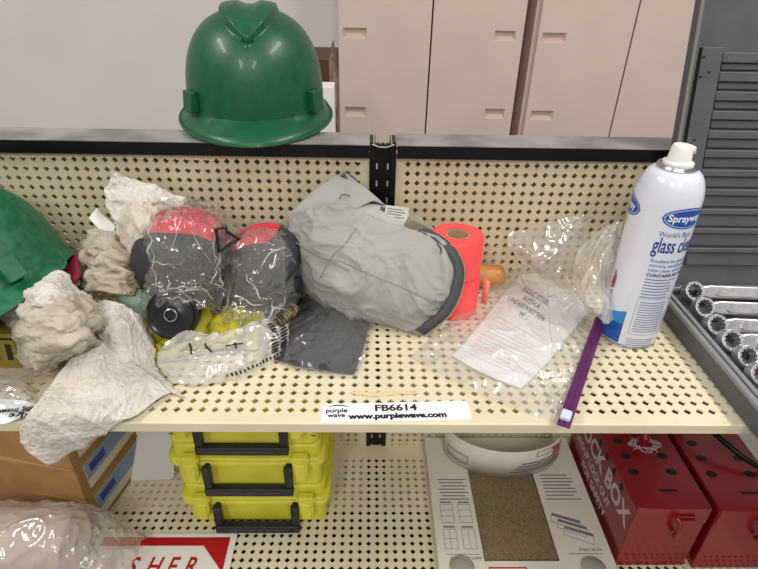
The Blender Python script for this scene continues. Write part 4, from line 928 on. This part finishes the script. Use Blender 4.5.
# ------------------------------------------------------------------ cardboard boxes
M_blab = mat('box_label_blue', '7f93bd', .5)
def cbox():
    root = empty('cardboard_carton', (-34.9, -13.0, LS), 'x', 'box', 'stacked brown cartons')
    c = (-34.9, -13.0)
    b = MB(); b.box(c[0] - 16, c[0], c[1], c[1] + 11.5, LS + .02, LS + 4.9); bo = obj('carton_body', b, M_card, root, .06)
    b = MB(); b.box(c[0] - 16, c[0] + .06, c[1] - .08, c[1] + .1, LS + 4.45, LS + 4.95); b.box(c[0] - 16, c[0] + .05, c[1] - .04, c[1] + 11.5, LS + 4.9, LS + 4.97); obj('lid_flap', b, M_card, bo, .03)
    b = MB(); b.box(c[0] + .0, c[0] + .06, c[1] + 1.2, c[1] + 10.5, LS + .7, LS + 4.3); la = obj('end_label', b, mat('label_cream', 'cfc8ba', .6), root, smooth=False); la['label'] = 'pale end label with blue stripe'
    b = MB(); b.box(c[0] + .05, c[0] + .08, c[1] + 1.2, c[1] + 10.5, LS + 2.0, LS + 4.3); obj('label_stripe', b, M_blab, la, smooth=False)
    b = MB(); b.box(c[0] + .07, c[0] + .1, c[1] + 1.9, c[1] + 4.6, LS + 2.6, LS + 3.7); obj('label_logo', b, M_navy, la, smooth=False)
    return root
k1 = cbox(); k1['label'] = 'bottom brown carton of the stack on the lower shelf at left'; k1.rotation_euler.z = math.radians(-12)
k2 = copy_tree(k1); k2.location.z += 5 * U; k2['label'] = 'middle brown carton of the stack with a blue end label'; k2.rotation_euler.z = math.radians(-11)
k3 = copy_tree(k1); k3.location.z += 10 * U; k3.location.x += .0; k3['label'] = 'topmost brown carton of the stack, just under the hanging towel'; k3.rotation_euler.z = math.radians(-13)

# ------------------------------------------------------------------ white card
F = frame((-35.5, -6.2, LS + .1), (1, .04, 0), (-.05, .55, .84))
b = MB(); b.prism(rrect(0, 7.4, 0, 9.5, .6), 0, .15, F); wc = obj('white_card', b, mat('grey_white_card', 'c9c6c2', .6), None); tag(wc, 'greyish white card leaning beside the yellow cases with faint handwriting', 'card')
b = MB(); v, f = text('DAJ 1A', 1.0, 0, xs=.9); b.add(v, f, F @ Matrix.Translation((.9, 6.0, .17))); obj('handwriting', b, mat('faint_pen', 'a09da0', .7), wc, smooth=False)

# ------------------------------------------------------------------ sign
F = frame((-34.3, -25.0, LS + .04), (1, 0, 0), (0, 1, 0)); SW, SHh = 15.7, 11.4
M_sred = mat('sign_red', 'b3131f', .4); M_swh = mat('sign_white', 'e9e6e4', .4)
b = MB(); b.prism(rrect(0, SW, 0, SHh, .2), 0, .12, F); sg = obj('safety_sign', b, M_swh, None, .02); tag(sg, 'white and red sign with an arrow lying flat beneath the yellow cases', 'sign')
b = MB(); b.box(.7, SW - .7, SHh - 1.55, SHh - .5, .12, .14, F); b.box(.7, SW - .7, .5, 1.9, .12, .14, F)
b.add([(SW - .7, SHh - .5, .16), (SW - 4.4, SHh - .5, .14), (SW - .9, SHh / 2 + 1.2, .14), (SW - .7, SHh / 2 + 1.2, .16)], [(0, 1, 2, 3)], F)
b.add([(SW - .7, .5, .14), (SW - 4.4, .5, .14), (SW - .9, SHh / 2 + 1.2, .14), (SW - .7, SHh / 2 + 1.2, .16)], [(3, 2, 1, 0)], F)
obj('red_field', b, M_sred, sg, smooth=False)
b = MB()
for s, x in (('S', 4.6), ('H', 6.6), ('E', 8.8), ('R', 10.7)):
    v, f = text(s, 3.0, .05, xs=.72); v = [(p[0] + p[1] * .16, p[1], 0) for p in v]; b.add(v, f, F @ Matrix.Translation((x, SHh - 5.0, .15)))
obj('lettering', b, M_sred, sg, smooth=False)
# ------------------------------------------------------------------ bagged roll
b = MB(); Mx = Matrix.Translation((-48, -17.2, LS + 3.7)) @ Matrix.Rotation(PI / 2, 4, 'Y')
b.lathe([(1.0, 0), (3.3, .05), (3.5, .3), (3.5, 13.2), (3.3, 13.5), (.3, 13.6)], 48, Mx, cap=False)
o = obj('film_roll', b, mat('pinkish_roll', 'd9c6bf', .6, var='cfbab3', vscale=10)); tag(o, 'thick pinkish white roll lying at the lower left inside a clear bag', 'roll')
b = crumple([[(-48, -14.5, LS + .4), (-40, -13.4, LS + 1.0), (-34.5, -13.4, LS + 1.2), (-30.5, -13.9, LS + .6), (-28.3, -14.4, LS + .4)],
           [(-48, -14.0, LS + 6.0), (-40, -14.0, LS + 6.2), (-34.5, -14.2, LS + 6.0), (-30.8, -14.8, LS + 4.6), (-28.6, -15.4, LS + 1.6)],
           [(-48, -17.2, LS + 7.9), (-40, -17.2, LS + 7.9), (-34.5, -17.2, LS + 7.7), (-31.0, -17.2, LS + 5.4), (-28.4, -17.4, LS + 2.0)],
           [(-48, -20.6, LS + 6.3), (-40, -20.6, LS + 6.3), (-34.5, -20.4, LS + 6.0), (-31.0, -20.0, LS + 4.2), (-28.6, -20.0, LS + 1.4)],
           [(-48, -21.4, LS + .5), (-40, -21.4, LS + .5), (-34.5, -21.4, LS + .5), (-31.0, -21.6, LS + .5), (-28.0, -21.6, LS + .4)]], 30, 30, 1.05, su=1.01, seed=95, zmin=LS + .2, bend=.5, kick=.8, kfreq=.22, sub=4, fine=.3, ffreq=.3)
o = obj('roll_bag', b, film('roll_bag_film', tint='efe9e4', haze=.24, gloss=.2, bscale=14, bstr=.12), None, angle=3); tag(o, 'loose clear bag around the pinkish roll at the lower left', 'plastic bag')

# ------------------------------------------------------------------ sandpaper pack
M_wcard = mat('white_carton', 'd9d3c9', .55, var='d3ccc2', vscale=12)
M_sand = mat('sandpaper', '8c7a58', .9, var='6d5e40', vscale=420, bump=.6, bscale=900)
sp = empty('sandpaper_pack', (13.5, -11, LS), 'open white carton of brown sandpaper sheets with a curled printed flap', 'carton')
cx0, cx1, cyf, cyb, zt = 4.0, 23.2, -24.6, .0 - .3, 8.0
wx0, wx1, wy0, wy1 = 9.0, 17.2, -18.0, -5.2
b = MB()
b.box(cx0, wx0, cyf, cyb, zt - .12, zt); b.box(wx1, cx1, cyf, cyb, zt - .12, zt); b.box(wx0, wx1, cyf, wy0, zt - .12, zt); b.box(wx0, wx1, wy1, cyb, zt - .12, zt)
b.box(cx0, cx1, cyf, cyb, LS + .01, LS + .12); b.box(cx0, cx0 + .1, cyf, cyb, LS + .12, zt - .12); b.box(cx1 - .1, cx1, cyf, cyb, LS + .12, zt - .12); b.box(cx0, cx1, cyf, cyf + .1, LS + .12, zt - .12)
fr = obj('carton_shell', b, M_wcard, sp, smooth=False)
b = MB(); b.box(wx0 - 1.2, wx1 + 1.2, wy0 - 1, wy1 + 3, LS + .13, zt - .42); o = obj('sandpaper_sheets', b, M_sand, sp, .03); o['label'] = 'stack of brown gritty sandpaper sheets'
# curled flap
b = MB(); N = 40; V = []
for k in range(N + 1):
    a = PI * (1.02 + .96 * k / N); x = 13.9 + 7.6 * math.cos(a); y = -2.0 + 4.9 * math.sin(a)
    V += [(x, y, zt + .05), (x - .1, y * 1.0 - .35 * abs(math.sin(a)), zt + 4.9)]
b.add(V, [(2 * k, 2 * k + 2, 2 * k + 3, 2 * k + 1) for k in range(N)])
fl = obj('curled_flap', b, M_wcard, sp, solid=.08, angle=3)
def onflap(s, h):    # s arc 0..1, h 0..1
    a = PI * (1.02 + .96 * s); x = 13.9 + 7.66 * math.cos(a); y = -2.0 + 4.98 * math.sin(a); return (x - .1 * h, y - .35 * abs(math.sin(a)) * h - .03, zt + .05 + 4.85 * h)
b = MB(); v, f = text('AIL', 1.1, .05, xs=1.1); b.add([onflap(.85 - x * .06, .86 - y * .42) for x, y, z in v], f); o = obj('red_logo', b, M_sred, fl, smooth=False); o['label'] = 'red upside-down logo letters'
b = MB()
for k in range(4):
    y_ = .2 + k * .1; x0, x1 = .5 + .02 * k, .97 - .08 * (k % 3); V = []
    for i in range(13): V += [onflap(x0 + (x1 - x0) * i / 12, y_), onflap(x0 + (x1 - x0) * i / 12, y_ + .045)]
    b.add(V, [(2 * i, 2 * i + 2, 2 * i + 3, 2 * i + 1) for i in range(12)])
obj('flap_text', b, M_ink2, fl, smooth=False); b = MB()
for (a_, c_, e_, g_) in ((.08, .26, .2, .23), (.08, .26, .48, .51), (.08, .085, .2, .5), (.255, .26, .2, .5), (.64, .76, .72, .74), (.64, .76, .9, .92), (.64, .645, .72, .92)):
    if a_ == .64 and e_ == .72 and c_ == .76: obj('flap_print', b, M_ink2, fl, smooth=False); b = MB()
    V = []
    for i in range(9): V += [onflap(a_ + (c_ - a_) * i / 8, e_), onflap(a_ + (c_ - a_) * i / 8, g_)]
    b.add(V, [(2 * i, 2 * i + 2, 2 * i + 3, 2 * i + 1) for i in range(8)])
obj('flap_print', b, M_ink2, fl, smooth=False)
# print on the frame
b = MB(); z = zt + .01
def bar(x0, x1, y0, y1): b.box(x0, x1, y0, y1, z - .005, z + .01)
def box_outline(x0, x1, y0, y1, t_=.05):
    bar(x0, x1, y0, y0 + t_); bar(x0, x1, y1 - t_, y1); bar(x0, x0 + t_, y0, y1); bar(x1 - t_, x1, y0, y1)
for k in range(7): bar(5.0 + .15 * (k % 3), 8.5 - .35 * (k % 2), -7.3 - k * .48, -7.15 - k * .48)
for (x0, y0, hor, ver) in ((4.9, -13.3, 2, 0), (7.0, -13.3, 2, 0), (4.9, -16.6, 1, 1), (7.0, -16.6, 0, 1)):
    box_outline(x0, x0 + 1.5, y0, y0 + 2.5); 
    for q in range(hor): bar(x0, x0 + 1.5, y0 + 2.5 * (q + 1) / (hor + 1), y0 + 2.5 * (q + 1) / (hor + 1) + .05)
    if ver: bar(x0 + .73, x0 + .78, y0, y0 + 2.5)
    bar(x0 + .1, x0 + 1.4, y0 + 2.65, y0 + 2.85)
bar(5.0, 8.7, -17.25, -17.18)
obj('left_print', b, M_ink2, fr, smooth=False); b = MB(); v, f = text('SHEETS PER CARTON', .42, .01, xs=.85); b.add(v, f, Matrix.Translation((8.8, -17.5, z + .01)) @ Matrix.Rotation(PI, 4, 'Z'))
obj('caption', b, M_ink2, fr, smooth=False); b = MB()
for k in range(7):
    x0 = 17.9 + .0 * k; bar(x0 + .1, x0 + 4.0 - .5 * (k % 3 == 0), -6.6 - k * .5, -6.44 - k * .5)
bar(17.9, 22.2, -10.15, -10.0)
for k, (dx, dy) in enumerate(((0, 0), (.5, -.8), (1.0, -1.7))):
    P4 = [(18.0 + dx, -11.9 + dy - .1), (21.0 + dx, -13.1 + dy), (20.6 + dx, -14.4 + dy), (17.6 + dx, -13.1 + dy)]
    for i in range(4):
        p, q = P4[i], P4[(i + 1) % 4]; b.tube([(p[0], p[1], z), (q[0], q[1], z)], .03, 4)
    b.add([(P4[0][0], P4[0][1], z + .01), (P4[1][0], P4[1][1], z + .01), (P4[1][0] - .1, P4[1][1] - .35, z + .01), (P4[0][0] - .1, P4[0][1] - .35, z + .01)], [(3, 2, 1, 0)])
obj('right_print', b, M_ink2, fr, smooth=False); b = MB(); bar(18.4, 22.3, -17.2, -17.13); v, f = text('SILICON CARBIDE', .4, .01, xs=.8); b.add(v, f, Matrix.Translation((22.3, -16.55, z + .01)) @ Matrix.Rotation(PI, 4, 'Z'))
obj('caption', b, M_ink2, fr, smooth=False)
b = MB(); z = zt + .02; box_outline(9.3, 13.4, -21.4, -18.7, .16); obj('red_border', b, M_sred, fr, smooth=False)
b = MB(); v, f = text('SAND', .8, .03); b.add(v, f, Matrix.Translation((12.9, -19.2, z)) @ Matrix.Rotation(PI, 4, 'Z')); obj('border_print', b, M_ink, fr, smooth=False)
for i, (u, v) in enumerate(((462, 566), (594, 567))):
    b = MB(); p = Zp(u, v, zt + .2); b.lathe([(1.35, 0), (1.35, .08), (1.1, .3), (.4, .42), (.02, .45)], 32, Matrix.Translation((p[0], p[1], zt + .02)))
    o = obj('clear_bubble', b, film('bubble_film', tint='d9d0c0', haze=.3, gloss=.3, bscale=10, bstr=.12)); tag(o, ['round clear plastic dome on the left flap of the sandpaper carton', 'round clear plastic dome on the right flap of the sandpaper carton'][i], 'plastic dome')

# ------------------------------------------------------------------ lock boxes
M_lred = mat('lock_box_red', '86101f', .3, var='7c0d1c', vscale=8, coat=.2)
def lockbox():
    root = empty('lock_box', (28.6, -8.5, LS), 'x', 'lock box', 'red group lock boxes side by side')
    x0, x1, y0, y1, z0, z1 = 23.7, 31.5, -17.5, -.8, LS, 16.1
    b = MB(); b.box(x0, x1, y0, y1, z0 + .02, z1 - .02); bd = obj('box_body', b, M_lred, root, .15, seg=3)
    b = MB(); b.box(x0 + .05, x1 - .05, y0 - .04, y1, z1 - .04, z1 + .1); b.box(x0 + .05, x1 - .05, y0 - .14, y0, z1 - 2.2, z1 + .1); ld = obj('hinged_lid', b, M_lred, root, .06)
    for i in range(6):
        for x in (x0 + 1.5, x1 - 2.1):
            p = [(x + .6 * math.cos(a), y0 + 4.6 + i * 2.2 + .45 * math.sin(a)) for a in [2 * PI * k / 20 for k in range(20)]]; b = MB(); b.prism(p, z1 + .1, z1 + .115)
            obj('lock_hole', b, MATS['deep_black'], ld, smooth=False)
    b = MB(); b.box(x0 + 3.3, x1 - 2.6, y0 + 2.0, y0 + 2.3, z1 + .1, z1 + .115)
    obj('slot', b, MATS['deep_black'], ld, smooth=False)
    for i in range(4):
        b = MB(); b.prism([(.32 * math.cos(a), .5 * math.sin(a)) for a in [2 * PI * k / 16 for k in range(16)]], 0, .02, frame((x0 - .02, y0 + 3.4 + i * 2.1, z1 - .9), (0, -1, 0), (0, 0, 1)))
        obj('side_hole', b, MATS['deep_black'], bd, smooth=False)
    b = MB(); b.tube([(28.0, y0 - .3, z1 - 1.0), (28.3, y0 - .9, z1 - 1.4), (28.2, y0 - 1.0, z1 - 2.5), (28.4, y0 - .8, z1 - 3.6), (28.7, y0 - .3, z1 - 3.9)], .28, 12)
    b.box(28.2, 30.0, y0 - .55, y0 - .1, z1 - 1.6, z1 - 1.25); b.box(27.6, 29.9, y0 - .35, y0, z1 - 1.1, z1 - .8); obj('hasp', b, M_lred, root, .04)
    b = MB()
    for j in range(3):
        for i in range(11): b.lathe([(.16, 0), (.14, .08), (.02, .12)], 10, frame((x0 + .9 + i * .68 + (j % 2) * .3, y0, z0 + .6 + j * .75), (1, 0, 0), (0, 0, 1)))
    obj('embossed_dots', b, mat('dot_dark_red', '7d0c1e', .4), bd)['kind'] = 'stuff'
    return root
l1 = lockbox(); l1['label'] = 'left red metal lock box with white lettering on its side and red top handle'
l2 = copy_tree(l1); l2.location = l1.location + Vector((8.5 * U, -.3 * U, -.0 * U)); l2['label'] = 'right red metal lock box with a black strap handle on top'
b = MB(); F = frame((24.33, -2.6, 10.9), (0, -1, 0), (0, 0, 1)); F = frame((23.68, -1.9, LS + 5.9), (0, -1, 0), (0, 0, 1))
v, f = text('LOCK BOX', 3.3, .1, xs=.9); b.add(v, f, F)
v, f = text('GROUP LOCK OUT', 1.5, .05, xs=.86); b.add(v, f, F @ Matrix.Translation((.0, -2.0, 0))); v, f = text('FOR SAFETY', 1.5, .05, xs=.95); b.add(v, f, F @ Matrix.Translation((3.2, -3.9, 0)))
o = obj('side_lettering', b, mat('lettering_grey_white', 'c9bfc4', .5), l1, smooth=False); o['label'] = 'greyish white lettering'
b = MB(); zc = 16.2; b.tube([(27.6, -9.2, zc), (27.6, -9.5, zc + 1.6), (27.6, -8.4, zc + 2.6), (27.6, -5.0, zc + 2.9), (27.6, -3.8, zc)], .5, 14); o = obj('top_handle', b, M_lred, l1)
b = MB(); pts = []
for k in range(60):
    a = 2 * PI * k / 20; pts.append((28.0 + (1.2 + .5 * math.sin(k * 1.7)) * math.cos(a) * 1.2, -9.2 + (.8 + .45 * math.cos(k * 2.1)) * math.sin(a), zc + .12 + .1 * (k % 3)))
b.tube(pts, .07, 6); o = obj('wire_ties', b, mat('pale_wire', 'b79aa0', .5), l1); o['label'] = 'pale wire twisted round the handle foot'
b = MB(); q = cr(np.array([(35.0, -4.6, zc), (34.4, -6.5, zc + 2.6), (35.4, -9.5, zc + 2.2), (37.6, -12.0, zc + 1.2), (39.6, -13.0, zc + .4)]), np.linspace(0, 1, 30)); b.tube([tuple(z_) for z_ in q], .32, 12); o = obj('strap_handle', b, M_black, l2); o['label'] = 'black strap handle'

# ------------------------------------------------------------------ torn tape residue on the shelf edge
b = patch([[Zp(u, v, US + .06) for u, v in r] for r in (((352, 391), (376, 392), (400, 391), (418, 392)), ((352, 394), (376, 397), (400, 394), (418, 394)))], 12, 50, amp=.05, freq=1.5, seed=99, edge=.25)
o = obj('tape_residue', b, mat('tan_residue', 'd8c49c', .8), sh, smooth=False)
bpy.context.view_layer.update()
